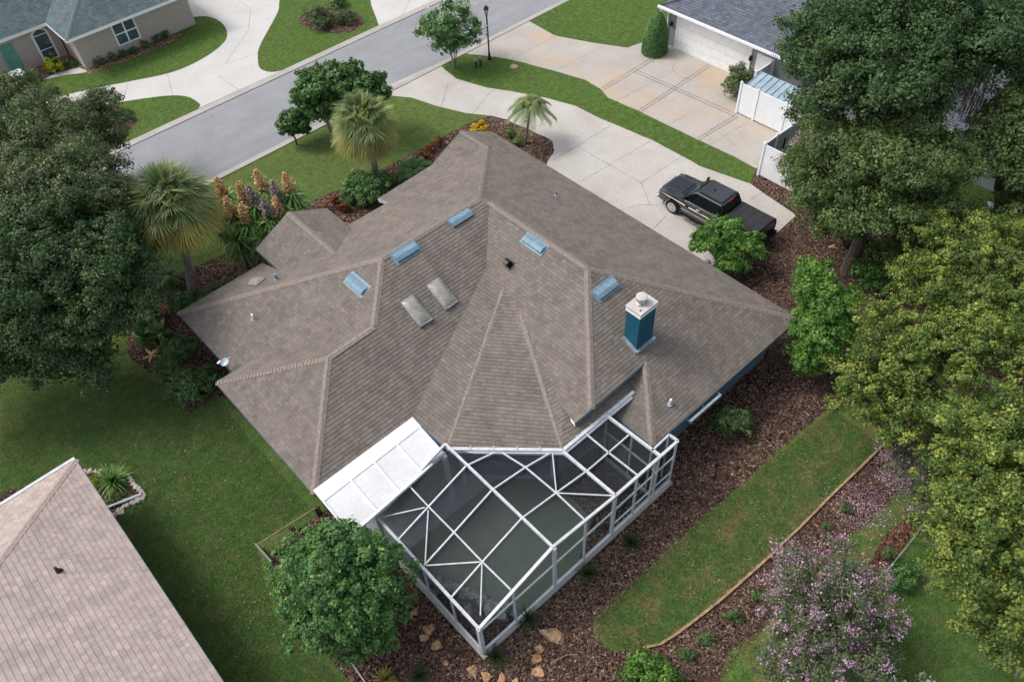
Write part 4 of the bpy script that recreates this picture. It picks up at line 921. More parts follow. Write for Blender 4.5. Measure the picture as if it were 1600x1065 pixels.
# ================================================================ NEIGHBOURING HOUSES
# --- grey house, top right
nh = empty('house', (47, 22, 0), 0, 'grey house with slate blue shingle roof and white garage doors, top right', 'house')
ex, ey0, ey1, zr = 40.75, 31.3, -8.0, 2.75
rp = V3(ex+6.5, ey1+6.5, zr+6.5*.42); rq = V3(ex+6.5, ey0-6.5, zr+6.5*.42)
SS = [M['shingle_slate'], M['shingle_butt']]
for P in ([V3(ex, ey1, zr), V3(ex, ey0, zr), rq, rp], [V3(ex, ey0, zr), V3(ex+13, ey0, zr), rq], [V3(ex+13, ey0, zr), V3(ex+13, ey1, zr), rp, rq], [V3(ex+13, ey1, zr), V3(ex, ey1, zr), rp]):
    shingles('roof', P, SS, nh, .2)
ridge('ridge_cap', [V3(ex, ey0, zr), rq, rp], M['shingle_slate'], nh)
walls('wall', [(ex+.55, ey0-.5), (ex+.55, ey1+.5), (ex+12.4, ey1+.5), (ex+12.4, ey0-.5)], 0, 2.62, M['greywall'], nh)
MB().poly([(ex, ey0, zr-.16), (ex, ey1, zr-.16), (ex+13, ey1, zr-.16), (ex+13, ey0, zr-.16)]).build('soffit', M['white'], nh)
fascia('fascia', [V3(ex+13, ey0, zr), V3(ex, ey0, zr), V3(ex, ey1, zr)], M['white'], nh, .18)
mb = MB(); mb.bar((ex-.08, ey0+.05, zr-.02), (ex-.08, 20.2, zr-.02), .14, .14); mb.build('gutter', M['white'], nh)
xw = ex+.55
def onx(px, py, X):
    d = ray(px, py); t = X/d.x; return V3(X, d.y*t, CAMZ+d.z*t)
a = onx(1061, 33, xw); b = onx(1173.5, 80, xw)
gd = MB().box((xw-.03, (a.y+b.y)/2, 1.12), (.05, abs(a.y-b.y), 2.2)).build('garage_door', M['white'], nh)
for i in range(1, 4): MB().box((xw-.058, (a.y+b.y)/2, .02+i*.55), (.012, abs(a.y-b.y)-.02, .02)).build('panel_groove', M['alu'], gd)
for y in (a.y+.06, b.y-.06): MB().box((xw-.04, y, 1.16), (.08, .12, 2.3)).build('door_trim', M['white'], nh)
c0, c1 = onx(1184, 88, xw), onx(1206, 95, xw)
d2 = MB().box((xw-.03, (c0.y+c1.y)/2-.1, 1.06), (.05, abs(c0.y-c1.y)+.25, 2.05)).build('side_door', M['white'], nh)
MB().lathe((xw-.07, c1.y+.1, 1.0), [(.03, -.02), (.04, 0), (.03, .02)], 8).build('handle', M['steel'], d2)
for px, py in ((1050.5, 37), (1174, 91)):
    p = onx(px, py, xw); wl = MB().box((xw-.10, p.y, p.z), (.16, .16, .26), bev=.02).build('wall_lamp', M['black'], nh)
    MB().lathe((xw-.10, p.y, p.z+.13), [(.10, 0), (.03, .09)], 8).build('lamp_cap', M['black'], wl)
mb = MB(); mb.tube([(ex-.08, ey0-.1, zr-.05), (ex-.02, ey0-.2, zr-.3), (xw-.08, ey0-.45, zr-.5), (xw-.08, ey0-.5, .25), (xw-.25, ey0-.7, .1), (xw-.7, ey0-1.0, .07)], .05, 8); mb.build('downspout', M['white'], nh)

# --- green-roofed house, top left
th = empty('house', (8, 62, 0), 0, 'taupe stucco house with green shingle roof, top left beyond the road', 'house')
ga, gb = at(103, 64, 2.75), at(257, 3.5, 2.75); yF = ga.y; xA = ga.x
ha = at(0, 62, 2.75); hb = at(93, 28.5, 2.75); yB = (ha.y+hb.y)/2
SG = [M['shingle_green'], M['shingle_butt']]
xB = xA+9.5; ktg = .5; dep = 4.75
ra = V3(xA+dep, yF+dep, 2.75+dep*ktg); rb2 = V3(xA+dep, yF+14, 2.75+dep*ktg)
shingles('roof', [V3(xA, yF, 2.75), V3(xB, yF, 2.75), ra], SG, th, .2)
shingles('roof', [V3(xA, yF, 2.75), ra, rb2, V3(xA, yF+14, 2.75)], SG, th, .2)
shingles('roof', [V3(xB, yF, 2.75), V3(xB, yF+14, 2.75), rb2, ra], SG, th, .2)
shingles('roof', [V3(-8, yB, 2.75), V3(xA+.6, yB, 2.75), V3(xA+6, yB+7, 2.75+7*ktg), V3(-8, yB+7, 2.75+7*ktg)], SG, th, .2)
ya = yB-1.6; shingles('roof', [V3(-8, ya-.5, 2.75), V3(xA-5.2, yB+.0, 2.9), V3(xA-3.6, yB+3.4, 4.6), V3(-8, yB+3.4, 4.6)], SG, th, .2)
ridge('ridge_cap', [V3(xA, yF, 2.75), ra, V3(xB, yF, 2.75)], M['cap_green'], th); ridge('ridge_cap', [ra, rb2], M['cap_green'], th)
walls('wall', [(xA+.6, yF+1.0), (xB-.45, yF+1.0), (xB-.45, yF+14), (xA+.6, yF+14)], 0, 2.65, M['stucco'], th)
walls('wall', [(-7.5, yB+.5), (xA+.5, yB+.5), (xA+.5, yB+8), (-7.5, yB+8)], 0, 2.65, M['stucco'], th)
MB().poly([(xA, yF, 2.6), (xB, yF, 2.6), (xB, yF+13, 2.6), (xA, yF+13, 2.6)]).build('soffit', M['white'], th)
fascia('fascia', [V3(xA, yF+4.5, 2.75), V3(xA, yF, 2.75), V3(xB, yF, 2.75), V3(xB, yF+6, 2.75)], M['white'], th, .2)
fascia('fascia', [V3(-8, yB, 2.75), V3(xA+.4, yB, 2.75)], M['white'], th, .2)
def ony(px, py, Y):
    d = ray(px, py); t = Y/d.y; return V3(d.x*t, Y, CAMZ+d.z*t)
yw = yF+1.0; a = ony(172, 40, yw); b = ony(221, 68, yw); x0, x1, z0, z1 = a.x, ony(205, 24, yw).x, ony(184, 72, yw).z, ony(172, 40, yw).z
wf = MB().box(((x0+x1)/2, yw-.03, (z0+z1)/2), (x1-x0+.1, .06, z1-z0+.1)).build('window', M['white'], th)
for i in range(2):
    for j in range(2):
        w_, h_ = (x1-x0)/2, (z1-z0)/2; MB().box((x0+w_*(i+.5), yw-.062, z0+h_*(j+.5)), (w_-.12, .02, h_-.10)).build('pane', M['glass'], wf)
yw2 = yB+.5; c = ony(57, 50, yw2); c2 = ony(92, 97, yw2); xa_, xb_ = ony(45, 50, yw2).x, ony(71, 45, yw2).x; zb_ = ony(64, 100, yw2).z; zt_ = ony(57, 44, yw2).z
rw = (xb_-xa_)/2; xc = (xa_+xb_)/2
def arch(rw, zb, zt, y, m_, nm, par):
    pts = [V3(xc-rw, y, zb), V3(xc+rw, y, zb)]+[V3(xc+rw*math.cos(t_), y, zt-rw*.8+rw*.8*math.sin(t_)) for t_ in [math.pi*i/14 for i in range(15)]]
    return MB().prism(pts, (0, -.03, 0)).build(nm, m_, par)
aw = arch(rw+.05, zb_, zt_, yw2-.02, M['white'], 'window', th); arch(rw-.10, zb_+.12, zt_-.12, yw2-.045, M['glass'], 'pane', aw)
for z_ in (zb_+(zt_-zb_)*.36, zt_-rw*.85): MB().box((xc, yw2-.085, z_), (rw*2-.2, .03, .05)).build('muntin', M['white'], aw)
p = ony(22, 98, yw2); MB().box((p.x, yw2-.02, 1.1), (.9, .06, 2.1)).build('door', plain('teal_door', (.12, .32, .27), .5), th)
pp = at(30, 128, .5); MB().box((pp.x, pp.y, .5), (1.0, 1.0, 1.0)).build('entry_pillar', M['stucco'], th); MB().box((pp.x, pp.y, 1.03), (1.15, 1.15, .07)).build('pillar_cap', M['white'], th)

# --- pink-roofed house, bottom left
bh = empty('house', (-8, 14, 0), 0, 'house with pale pink shingle hip roof cropped by the lower left corner', 'house')
bx, by = -1.94, 24.58; kb = .42; D = 9.0; SPK = [M['shingle_pink'], M['shingle_butt']]
ra = V3(bx-D, by-D, 2.7+D*kb); rb2 = V3(bx-D, -4, 2.7+D*kb)
shingles('roof', [V3(bx, by, 2.7), V3(bx, -14, 2.7), rb2+V3(0, -1, 0), ra], SPK, bh, .19)
shingles('roof', [V3(bx, by, 2.7), ra, V3(bx-2*D, by, 2.7)], SPK, bh, .19)
shingles('roof', [V3(bx-2*D, by, 2.7), ra, rb2, V3(bx-2*D, -14, 2.7)], SPK, bh, .19)
ridge('ridge_cap', [V3(bx, by, 2.7), ra, rb2], M['cap_pink'], bh, .16, .3)
walls('wall', [(bx-.5, by-.5), (bx-.5, -13), (bx-17, -13), (bx-17, by-.5)], 0, 2.6, M['stucco'], bh)
fascia('fascia', [V3(bx-2*D, by, 2.7), V3(bx, by, 2.7), V3(bx, -14, 2.7)], M['alu'], bh, .18)
MB().bar((bx, by+.07, 2.68), (bx-16, by+.07, 2.68), .13, .12).build('gutter', M['alu'], bh)
sb = planeof([V3(bx, by, 2.7), V3(bx, -14, 2.7), ra]); c = onf(92, 892, sb[0], 4)
MB().lathe(c, [(.14, -.05), (.10, .05), (.055, .1), (.055, .28)], 12).build('vent_pipe', M['darkwood'], bh)
mb = MB(); a, b = at(168, 792, .12), at(221, 772, .08); mb.tube([a-(b-a)*.5, a, a.lerp(b, .45)], .055, 10); mb.tube([a.lerp(b, .45), b], .07, 8)
o = mb.build('downspout_extension', M['alu']); tag(o, 'white downspout pipe lying in the stone edged bed by the pink roof', 'pipe')

# ================================================================ WHITE VINYL FENCES
def fence(name, pts, h, lab, cap_last=True, shade='vinyl'):
    root = empty(name, pts[0], 0, lab, 'fence')
    for i, p in enumerate(pts):
        po = MB().box((p.x, p.y, (h+.08)/2), (.13, .13, h+.08)).build('post', M['vinyl'], root)
        MB().lathe((p.x, p.y, h+.08), [(.10, 0), (.10, .02), (.02, .08)], 4).build('post_cap', M['vinyl'], po)
    for a, b in zip(pts, pts[1:]):
        MB().bar(V3(a.x, a.y, .08+(h-.1)/2), V3(b.x, b.y, .08+(h-.1)/2), .045, h-.12).build('panel', M[shade], root)
        MB().bar(V3(a.x, a.y, h-.03), V3(b.x, b.y, h-.03), .06, .10).build('rail', M['vinyl'], root)
    return root
fence('vinyl_fence', [V3(37.95, 22.5, 0), V3(37.95, 21.3, 0), V3(37.95, 19.35, 0), V3(37.95, 17.4, 0)], 2.0, 'white vinyl fence in front of the metal roofed shed by the stained driveway')
fence('vinyl_fence', [V3(39.5, 22.6, 0), V3(41.1, 22.6, 0)], 2.0, 'short white fence between the shed and the white side door of the grey house')
fence('vinyl_fence', [V3(33.85, 15.2, 0), V3(33.85, 17.95, 0)], 2.05, 'white vinyl fence beside the mulch behind the black pickup')
gf = fence('vinyl_fence', [V3(34.0, 18.0, 0), V3(35.05, 18.0, 0), V3(37.8, 17.9, 0)], 2.0, 'fence run with grey gate joining the two white fences near the oaks')
for o in gf.children:
    if o.name.startswith('panel'): o.data.materials[0] = plain('grey_gate', (.34, .37, .39), .6)
p = at(1225, 221, 1.2); mb = MB(); mb.box((p.x, 17.9, 1.1), (.05, .06, .7)); mb.build('latch', M['black'], gf)
# low shed roof behind the fence
sh = empty('shed', (38.8, 20.5, 0), 0, 'low shed with blue grey standing seam metal roof behind the white fence', 'shed')
mb = MB(); mb.prism([V3(38.05, 22.3, 1.95), V3(39.5, 22.3, 2.2), V3(39.5, 17.2, 2.2), V3(38.05, 17.2, 1.95)], (0, 0, -.05)); mb.build('roof', plain('blue_metal_roof', (.34, .45, .52), .4, .2, .1), sh)
for i in range(13):
    y = 22.25-i*.42; MB().bar(V3(38.05, y, 1.975), V3(39.5, y, 2.225), .035, .05).build('seam', M['flash'], sh)
MB().box((38.8, 19.75, .95), (1.35, 5.0, 1.85)).build('wall', M['greywall'], sh)

# ================================================================ BLACK PICKUP
tk = empty('pickup_truck', (28.98, 17.32, 0), R_(1.2), 'black crew cab pickup truck with a black bed cover on the pale driveway', 'pickup truck')
Z3 = (0, 0, 0)
def arc(cy, r=.54, n=9): return [(cy+r*math.cos(t_), .42+r*math.sin(t_)) for t_ in [math.pi*i/n for i in range(n+1)]]
FA, RA = 2.03, -1.92
prof = [(3.02, .50), (3.06, .80), (3.03, 1.02), (2.94, 1.13), (2.6, 1.20), (2.1, 1.24), (1.6, 1.275), (-1.0, 1.34), (-2.98, 1.38), (-3.03, 1.34), (-3.03, .62), (-2.50, .56)] + arc(RA)[::-1] + [(-1.35, .50), (1.45, .50)] + arc(FA)[::-1] + [(2.62, .50)]
mb = MB(); bm = mb.bm; W = .99
Lr = [bm.verts.new((-W, y, z)) for y, z in prof]; Rr = [bm.verts.new((W, y, z)) for y, z in prof]
bm.faces.new(Lr); bm.faces.new(Rr[::-1])
for i in range(len(prof)): bm.faces.new((Lr[i], Rr[i], Rr[(i+1) % len(prof)], Lr[(i+1) % len(prof)]))
bmesh.ops.bisect_plane(bm, geom=bm.verts[:]+bm.edges[:]+bm.faces[:], plane_co=(0, 0, .98), plane_no=(0, 0, 1))
for v in bm.verts:
    if v.co.z > 1.1: v.co.x *= .955
    if v.co.y > 2.7: v.co.x *= 1-.10*(v.co.y-2.7)/.36
    if v.co.z < .6: v.co.x *= .97
body = mb.build('body', M['carpaint'], tk, Z3, bevel=.045)
mb = MB(); bm = mb.bm
for s_ in (-1, 1):                                # wheel arch flares
    for cy in (FA, RA):
        pts = [(s_*(1.0), cy+.56*math.cos(t_), .42+.56*math.sin(t_)) for t_ in [math.pi*i/12 for i in range(13)]]; mb.tube(pts, .035, 6)
mb.build('wheel_arch', M['carpaint'], body, Z3)
mb = MB(); mb.prism([(-.62, 2.85, 1.155), (.62, 2.85, 1.155), (.55, 1.72, 1.255), (-.55, 1.72, 1.255)], (0, 0, .055)); mb.build('hood_scoop', M['carpaint'], body, Z3, bevel=.03)
mb = MB(); bm = mb.bm                              # greenhouse
lo = [(-.93, 1.60, 1.27), (.93, 1.60, 1.27), (.93, -.98, 1.33), (-.93, -.98, 1.33)]
hi = [(-.72, .84, 1.95), (.72, .84, 1.95), (.73, -.78, 1.97), (-.73, -.78, 1.97)]
vl = [bm.verts.new(p) for p in lo]; vh = [bm.verts.new(p) for p in hi]
bm.faces.new(vl[::-1]); bm.faces.new(vh)
for i in range(4): bm.faces.new((vl[i], vl[(i+1) % 4], vh[(i+1) % 4], vh[i]))
mb.build('cab', M['carpaint'], body, Z3, bevel=.06)
mb = MB(); mb.prism([(-.60, .68, 1.975), (.60, .68, 1.975), (.61, -.66, 1.99), (-.61, -.66, 1.99)], (0, 0, .018)); mb.build('cab_roof', M['carpaint'], body, Z3, bevel=.012)
def inq(i, j, u0_, u1_, v0_, v1_, off, nm, m_='carglass'):
    A, B_, C__, D_ = Vector(lo[i]), Vector(lo[j]), Vector(hi[j]), Vector(hi[i])
    n__ = (B_-A).cross(D_-A).normalized()
    f = lambda u, v: A.lerp(B_, u).lerp(D_.lerp(C__, u), v)+n__*off
    return MB().prism([f(u0_, v0_), f(u1_, v0_), f(u1_, v1_), f(u0_, v1_)], -n__*.012).build(nm, M[m_], body, Z3)
inq(0, 1, .06, .94, .06, .90, -.008, 'windshield'); inq(0, 1, .06, .94, .06, .90, .012, 'windshield') if False else None
for (i, j) in ((0, 1), (1, 2), (2, 3), (3, 0)):
    A, B_, D_ = Vector(lo[i]), Vector(lo[j]), Vector(hi[i]); sgn = 1 if (B_-A).cross(D_-A).dot((A+B_)/2-Vector((0, 0, 1.3))) > 0 else -1
    if (i, j) == (0, 1): inq(i, j, .07, .93, .05, .90, sgn*.012, 'windshield')
    elif (i, j) == (2, 3): inq(i, j, .08, .92, .12, .86, sgn*.012, 'rear_window')
    else:
        uu = ((.22, .52), (.56, .93)) if (i, j) == (1, 2) else ((.07, .44), (.48, .78))
        for u0_, u1_ in uu: inq(i, j, u0_, u1_, .10, .86, sgn*.012, 'side_window')
bpy.data.objects.remove([o for o in body.children if o.name == 'windshield'][0])
for s_ in (-1, 1):
    x = s_*.985
    MB().bar((s_*.945, 1.45, 1.285), (s_*.95, -.92, 1.335), .02, .025).build('window_trim', M['chrome'], body, Z3)
    MB().bar((x+s_*.012, 1.42, .72), (x+s_*.012, -1.32, .72), .015, .035).build('side_molding', M['chrome'], body, Z3)
    for y in (.42, -.72): MB().box((s_*.985, y, 1.12), (.03, .20, .05), bev=.008).build('door_handle', M['chrome'], body, Z3)
    for y in (1.35, .22, -.95): MB().box((s_*.984, y, .93), (.006, .012, .62)).build('door_gap', M['black'], body, Z3)
    sb_ = MB().box((s_*1.06, .05, .42), (.14, 2.7, .06)).build('running_board', M['black'], tk, Z3)
    for y in (.95, -.35): MB().box((s_*1.09, y, .455), (.11, .42, .02)).build('step_pad', M['chrome'], sb_, Z3)
    mr = MB().box((s_*1.10, 1.35, 1.42), (.20, .13, .30), bev=.03).build('side_mirror', M['carpaint'], tk, Z3)
    MB().bar((s_*.92, 1.33, 1.33), (s_*1.06, 1.35, 1.36), .05).build('mirror_arm', M['black'], mr, Z3)
    MB().box((s_*.80, 3.0, .93), (.30, .09, .20), bev=.02).build('headlight', M['clearlens'], tk, Z3)
    MB().box((s_*.90, -3.0, 1.02), (.16, .10, .44), bev=.02).build('tail_light', M['redlens'], tk, Z3)
    for cy, nm in ((FA, 'wheel'), (RA, 'wheel')):
        we = MB().lathe((s_*.84, cy, .42), [(.25, -.12*s_), (.26, .115*s_)] if False else [(.27, -.12), (.27, .10)], 28, 'X').build('wheel', M['black'], tk, Z3)
        MB().lathe((s_*.84, cy, .42), [(.27, -.14), (.38, -.14), (.42, -.10), (.42, .10), (.38, .14), (.27, .14)], 32, 'X').build('tyre', M['rubber'], we, Z3)
        mb = MB(); xo = s_*.975
        mb.lathe((xo, cy, .42), [(.08, -.02), (.07, .015)], 16, 'X')
        for q in range(6):
            t_ = q*math.pi/3; mb.bar((xo, cy+.05*math.cos(t_), .42+.05*math.sin(t_)), (xo, cy+.25*math.cos(t_), .42+.25*math.sin(t_)), .03, .085)
        mb.lathe((xo-.005*s_, cy, .42), [(.235, -.02), (.275, -.02), (.275, .02), (.235, .02)], 28, 'X')
        mb.build('rim', M['chrome'], we, Z3)
MB().box((0, 3.035, .92), (1.25, .05, .34), bev=.02).build('grille', M['chrome'], tk, Z3)
fb = MB().box((0, 3.08, .62), (1.92, .18, .24), bev=.05).build('front_bumper', M['chrome'], tk, Z3)
MB().box((0, -3.12, .62), (1.9, .20, .22), bev=.04).build('rear_bumper', M['black'], tk, Z3)
tg = MB().box((0, -3.03, 1.02), (1.55, .05, .62), bev=.02).build('tailgate', M['carpaint'], tk, Z3)
MB().box((0, -3.06, 1.18), (.30, .03, .08), bev=.01).build('handle', M['black'], tg, Z3)
MB().box((0, -.82, 1.90), (.34, .03, .05)).build('brake_light', M['redlens'], body, Z3)
tc = MB().box((0, -2.0, 1.40), (1.76, 1.94, .045), bev=.015).build('bed_cover', M['tonneau'], tk, Z3)
for i in range(1, 4): MB().box((0, -1.03-i*.485, 1.4245), (1.70, .014, .006)).build('cover_seam', M['black'], tc, Z3)
MB().box((.0, .2, 2.02), (.05, .14, .05)).build('antenna', M['black'], body, Z3)

# ================================================================ STREET LAMP, MARKERS, SMALL THINGS
b_ = at(765, 93, 0); hl = lift(759, 22, b_)
lp = empty('street_lamp', b_, 0, 'tall black street lamp with lantern beside the road and white crape myrtle', 'street lamp')
MB().lathe((b_.x, b_.y, 0), [(.13, 0), (.13, .12), (.09, .2), (.07, .5), (.055, .55), (.05, hl-.1), (.07, hl-.05), (.04, hl)], 14).build('pole', M['black'], lp)
ln = MB().lathe((b_.x, b_.y, hl), [(.07, 0), (.10, .02), (.16, .33)], 4).build('lantern', plain('lamp_glass', (.45, .47, .48), .2), lp)
MB().lathe((b_.x, b_.y, hl+.33), [(.24, 0), (.20, .06), (.05, .20), (.025, .24), (.02, .32)], 4).build('lamp_roof', M['black'], ln)
for i in range(4):
    a = math.pi*i/2; MB().bar((b_.x+.10*math.cos(a), b_.y+.10*math.sin(a), hl), (b_.x+.165*math.cos(a), b_.y+.165*math.sin(a), hl+.34), .02).build('lantern_bar', M['black'], ln)
for i, (x, y, lab) in enumerate(((744, 106, 'left of the two short green utility posts near the street lamp'), (751, 103, 'right of the two short green utility posts near the street lamp'))):
    p = at(x, y, 0); r = empty('utility_post', p, 0, lab, 'utility post', 'short utility posts')
    MB().lathe((p.x, p.y, 0), [(.09, 0), (.09, .55), (.02, .6)], 10).build('post', plain('dark_green_post', (.04, .05, .04), .7), r); MB().lathe((p.x, p.y, .5), [(.105, 0), (.105, .12), (.03, .16)], 10).build('cap', plain('pale_post_cap', (.3, .33, .28), .6), r)
p = at(803, 105, 0); o = MB().lathe((p.x, p.y, .01), [(.28, 0), (.28, .04), (.2, .06)], 16).build('valve_cover', plain('tan_cover', (.34, .27, .18), .8)); tag(o, 'round tan valve cover in the grass right of the street lamp', 'valve cover')
# timber edging
epts = PX([(1005, 1013), (1031, 1007.5), (1060, 989), (1085, 970), (1121, 942), (1160, 908), (1200, 872), (1216, 856), (1250, 824), (1300, 773), (1340, 735), (1378, 697)])
ed = empty('timber_edging', epts[0], 0, 'pale timber edging between the grass strip and the shrub bed', 'garden edging')
for a, b in zip(epts, epts[1:]):
    if a.x > 0: MB().bar(a+V3(0, 0, .07), b+V3(0, 0, .07), .09, .14).build('board', M['wood'], ed)
# low timber frame left of the screen cage
A, B_, C0 = at(403, 850, .55), at(493, 793, .6), at(453, 824, .55)
tf = empty('post_and_rail', (A.x, A.y, 0), 0, 'thin rail on two dark posts in the lawn left of the screen cage', 'fence')
MB().bar(A, B_, .035, .05).build('rail', M['wood'], tf)
for q in (C0, B_): MB().box((q.x, q.y, q.z/2), (.12, .12, q.z)).build('post', M['darkwood'], tf); MB().box((q.x+.12, q.y-.02, q.z/2), (.05, .1, q.z)).build('post', M['darkwood'], tf)
a, b = at(399, 849, .35), at(424, 877, .35); o = MB().bar(a-V3(0, 0, .16), b-V3(0, 0, .16), .06, .38).build('board_panel', plain('grey_board', (.26, .25, .23), .85), tf)
def wire_fence(name, pl, h, lab, mat='steel'):
    P = [at(x, y, h) for x, y in pl]; r = empty(name, (P[0].x, P[0].y, 0), 0, lab, 'fence')
    for a, b in zip(P, P[1:]): MB().bar(a, b, .04, .04).build('rail', M[mat], r); MB().bar(a-V3(0, 0, h*.8), b-V3(0, 0, h*.8), .02, .02).build('wire', M[mat], r)
    for q in P: MB().tube([V3(q.x, q.y, 0), q], .025).build('post', M[mat], r)
wire_fence('wire_fence', [(1384, 893), (1408, 864), (1432, 834), (1445, 815)], .7, 'thin grey metal fence by the red mulch and purple crape myrtle')
wire_fence('wire_fence', [(1562, 1033), (1600, 1008), (1640, 975)], .8, 'thin grey rail under the yellow green tree in the lower right corner')
wire_fence('wire_fence', [(538, 1019), (555, 1043), (572, 1068), (590, 1095)], .5, 'thin grey metal rail below the leafy green tree left of the cage', 'galv')
# planter under the oak, concrete bench
p = at(1336, 372, .5); r = empty('covered_firepit', (p.x, p.y, 0), 0, 'black covered barrel standing in the mulch under the big oak', 'covered barrel')
MB().lathe((p.x, p.y, 0), [(.48, 0), (.55, .3), (.60, .62), (.62, .7), (.5, .74)], 14).build('barrel', M['black'], r)
mb = MB(); bm = mb.bm; ring = [bm.verts.new((p.x+(.66+.10*math.sin(i*2.3))*math.cos(i*.349), p.y+(.66+.10*math.sin(i*2.3))*math.sin(i*.349), .42+.1*math.sin(i*3.1))) for i in range(18)]
r2 = [bm.verts.new((p.x+.62*math.cos(i*.349), p.y+.62*math.sin(i*.349), .76)) for i in range(18)]; tp = bm.verts.new((p.x, p.y, .80))
for i in range(18): bm.faces.new((ring[i], ring[(i+1) % 18], r2[(i+1) % 18], r2[i])); bm.faces.new((r2[i], r2[(i+1) % 18], tp))
mb.build('cover', plain('black_plastic', (.01, .01, .012), .35), r)
c = at(1531, 315, .45); r = empty('garden_bench', (c.x, c.y, 0), 0, 'small curved pale concrete bench beyond the oaks on the right', 'bench')
mb = MB(); aa = [R_(200+i*12) for i in range(9)]
top = [V3(c.x+1.1+1.25*math.cos(t_), c.y+1.25*math.sin(t_), .45) for t_ in aa]+[V3(c.x+1.1+.85*math.cos(t_), c.y+.85*math.sin(t_), .45) for t_ in aa[::-1]]
mb.prism(top, (0, 0, -.09)); mb.build('seat', M['concrete_w'], r)
for i in (1, 7): MB().box((c.x+1.1+1.05*math.cos(aa[i]), c.y+1.05*math.sin(aa[i]), .18), (.3, .25, .36), rz=aa[i]).build('leg', M['concrete_w'], r)
# sandstone rocks in the mulch
RK = [(866, 992, 17, 21, 'largest orange sandstone rock, in the mulch right of the cage corner'), (844, 1014, 11, 8, 'small orange rock just below left of the largest rock'), (838, 1029, 9, 9, 'flat orange rock, middle of the three below the largest rock'), (841, 1049, 13, 11, 'orange rock with pale top, lowest of the three below the largest rock'),
      (740, 1047, 12, 10, 'long orange rock, leftmost of the row at the bottom edge'), (760, 1057, 12, 8, 'orange rock, second from the left in the row at the bottom edge'), (784, 1060, 11, 7, 'orange rock, third from the left in the row at the bottom edge'), (806, 1064, 7, 6, 'small orange rock at the right end of the bottom row'),
      (671, 983, 10, 11, 'squarish brown orange rock left of the cage corner'), (663, 997, 7, 8, 'small brown rock just below the squarish one left of the cage'), (682, 1008, 10, 9, 'orange rock with pale side, lowest left of the cage corner'), (648, 956, 8, 6, 'brown orange rock beside the leafy tree, left of the cage wall'), (636, 958, 6, 5, 'smaller brown rock touching the leafy tree left of the cage'), (697, 1036, 5, 5, 'tiny orange rock alone in the mulch left of the bottom row'),
      (1218, 395, 0, 0, ''), (1300, 386, 5, 7, 'brown rock in the mulch left of the black barrel'), (1325, 362, 9, 5, 'tan rock behind the black barrel, left one'), (1348, 364, 8, 5, 'tan rock behind the black barrel, right one'), (1356, 380, 5, 5, 'tan rock at the right side of the black barrel'), (1105, 408, 6, 5, 'pale rock at the foot of the bush beside the pickup'), (1121, 415, 6, 5, 'second pale rock under the bush beside the pickup, nearer the roof')]
for i, (x, y, rx, ry, lab) in enumerate(RK):
    if not rx: continue
    p = at(x, y, .05); s_ = mpp(p); bm = rock_mesh(p+V3(0, 0, .03), rx*s_*.80, ry*s_*.95, min(rx, ry)*s_*.5, i*2.13+.4); bmesh.ops.recalc_face_normals(bm, faces=bm.faces)
    me = bpy.data.meshes.new('rock'); bm.to_mesh(me); bm.free(); o = link('rock', me, M['palerock'] if 'pale rock' in lab else M['rock']); tag(o, lab, 'rock', 'orange sandstone rocks in the mulch' if i < 14 else 'rocks under the trees')
# stone border of the small bed by the pink roof
SB = [(132, 737), (141, 736), (150, 736), (158, 736), (166, 736.5), (174, 737), (203, 746), (206, 751), (209, 756), (213, 760), (218, 764), (222, 768), (225, 773), (223, 777), (215, 781), (207, 785), (199, 789), (192, 793), (185, 798), (178, 804), (190, 801)]
for i, (x, y) in enumerate(SB):
    p = at(x, y, .04); bm = rock_mesh(p, .13+.05*rng.random(), .10+.04*rng.random(), .09, i*.77, 2); me = bpy.data.meshes.new('rock'); bm.to_mesh(me); bm.free()
    o = link('edging_stone', me, plain('buff_stone', (.42, .37, .32), .9, var=.2) if i == 0 else bpy.data.materials['buff_stone']); tag(o, 'small buff stone in the border of the bed beside the pink roof', 'edging stone', 'buff stones edging the small bed')

# ================================================================ TREES
def B2_(x, y): p = at(x, y, 0); return (p.x, p.y)
# big oaks, left
tree('oak_tree', 'large dark evergreen oak filling the left edge, below the road and lawn', 'tree', B2_(95, 560),
     [pblob(70, 400, 6.5, 118, .62), pblob(150, 470, 5.0, 92, .7), pblob(40, 510, 4.2, 95, .7), pblob(120, 540, 3.0, 80, .7), pblob(180, 400, 4.5, 62, .7), pblob(-30, 430, 6, 95, .7), pblob(-60, 560, 3.5, 80, .7)], 'oak_dark', 3.6, .40, 22, .11, nl=22, r=.32, hole=.3, twigs=14)
tree('oak_tree', 'tall olive green oak at the left edge, nearest the green roofed house', 'tree', B2_(30, 400),
     [pblob(45, 215, 7.5, 82, .62), pblob(100, 290, 7.5, 88, .55), pblob(20, 300, 7.5, 80, .6), pblob(-30, 240, 7, 80, .7), pblob(10, 150, 7, 48, .7), pblob(150, 320, 6, 50, .7), pblob(60, 330, 6.5, 62, .7)], 'olive', 3.2, .42, 20, .11, nl=20, r=.3, hole=.32, twigs=12, tipbias=.12)
tree('oak_tree', 'rounded small leaved tree at the far kerb, between the lawn island and the palms', 'tree', B2_(140, 262),
     [pblob(135, 185, 4.2, 44, .75), pblob(165, 200, 3.6, 34, .75), pblob(120, 215, 3.6, 38, .75), pblob(160, 160, 4.6, 26, .75), pblob(90, 195, 4, 34, .75), pblob(178, 222, 3, 22, .8)], 'olive', 3.4, .36, 18, .10, nl=12, r=.15, hole=.3)
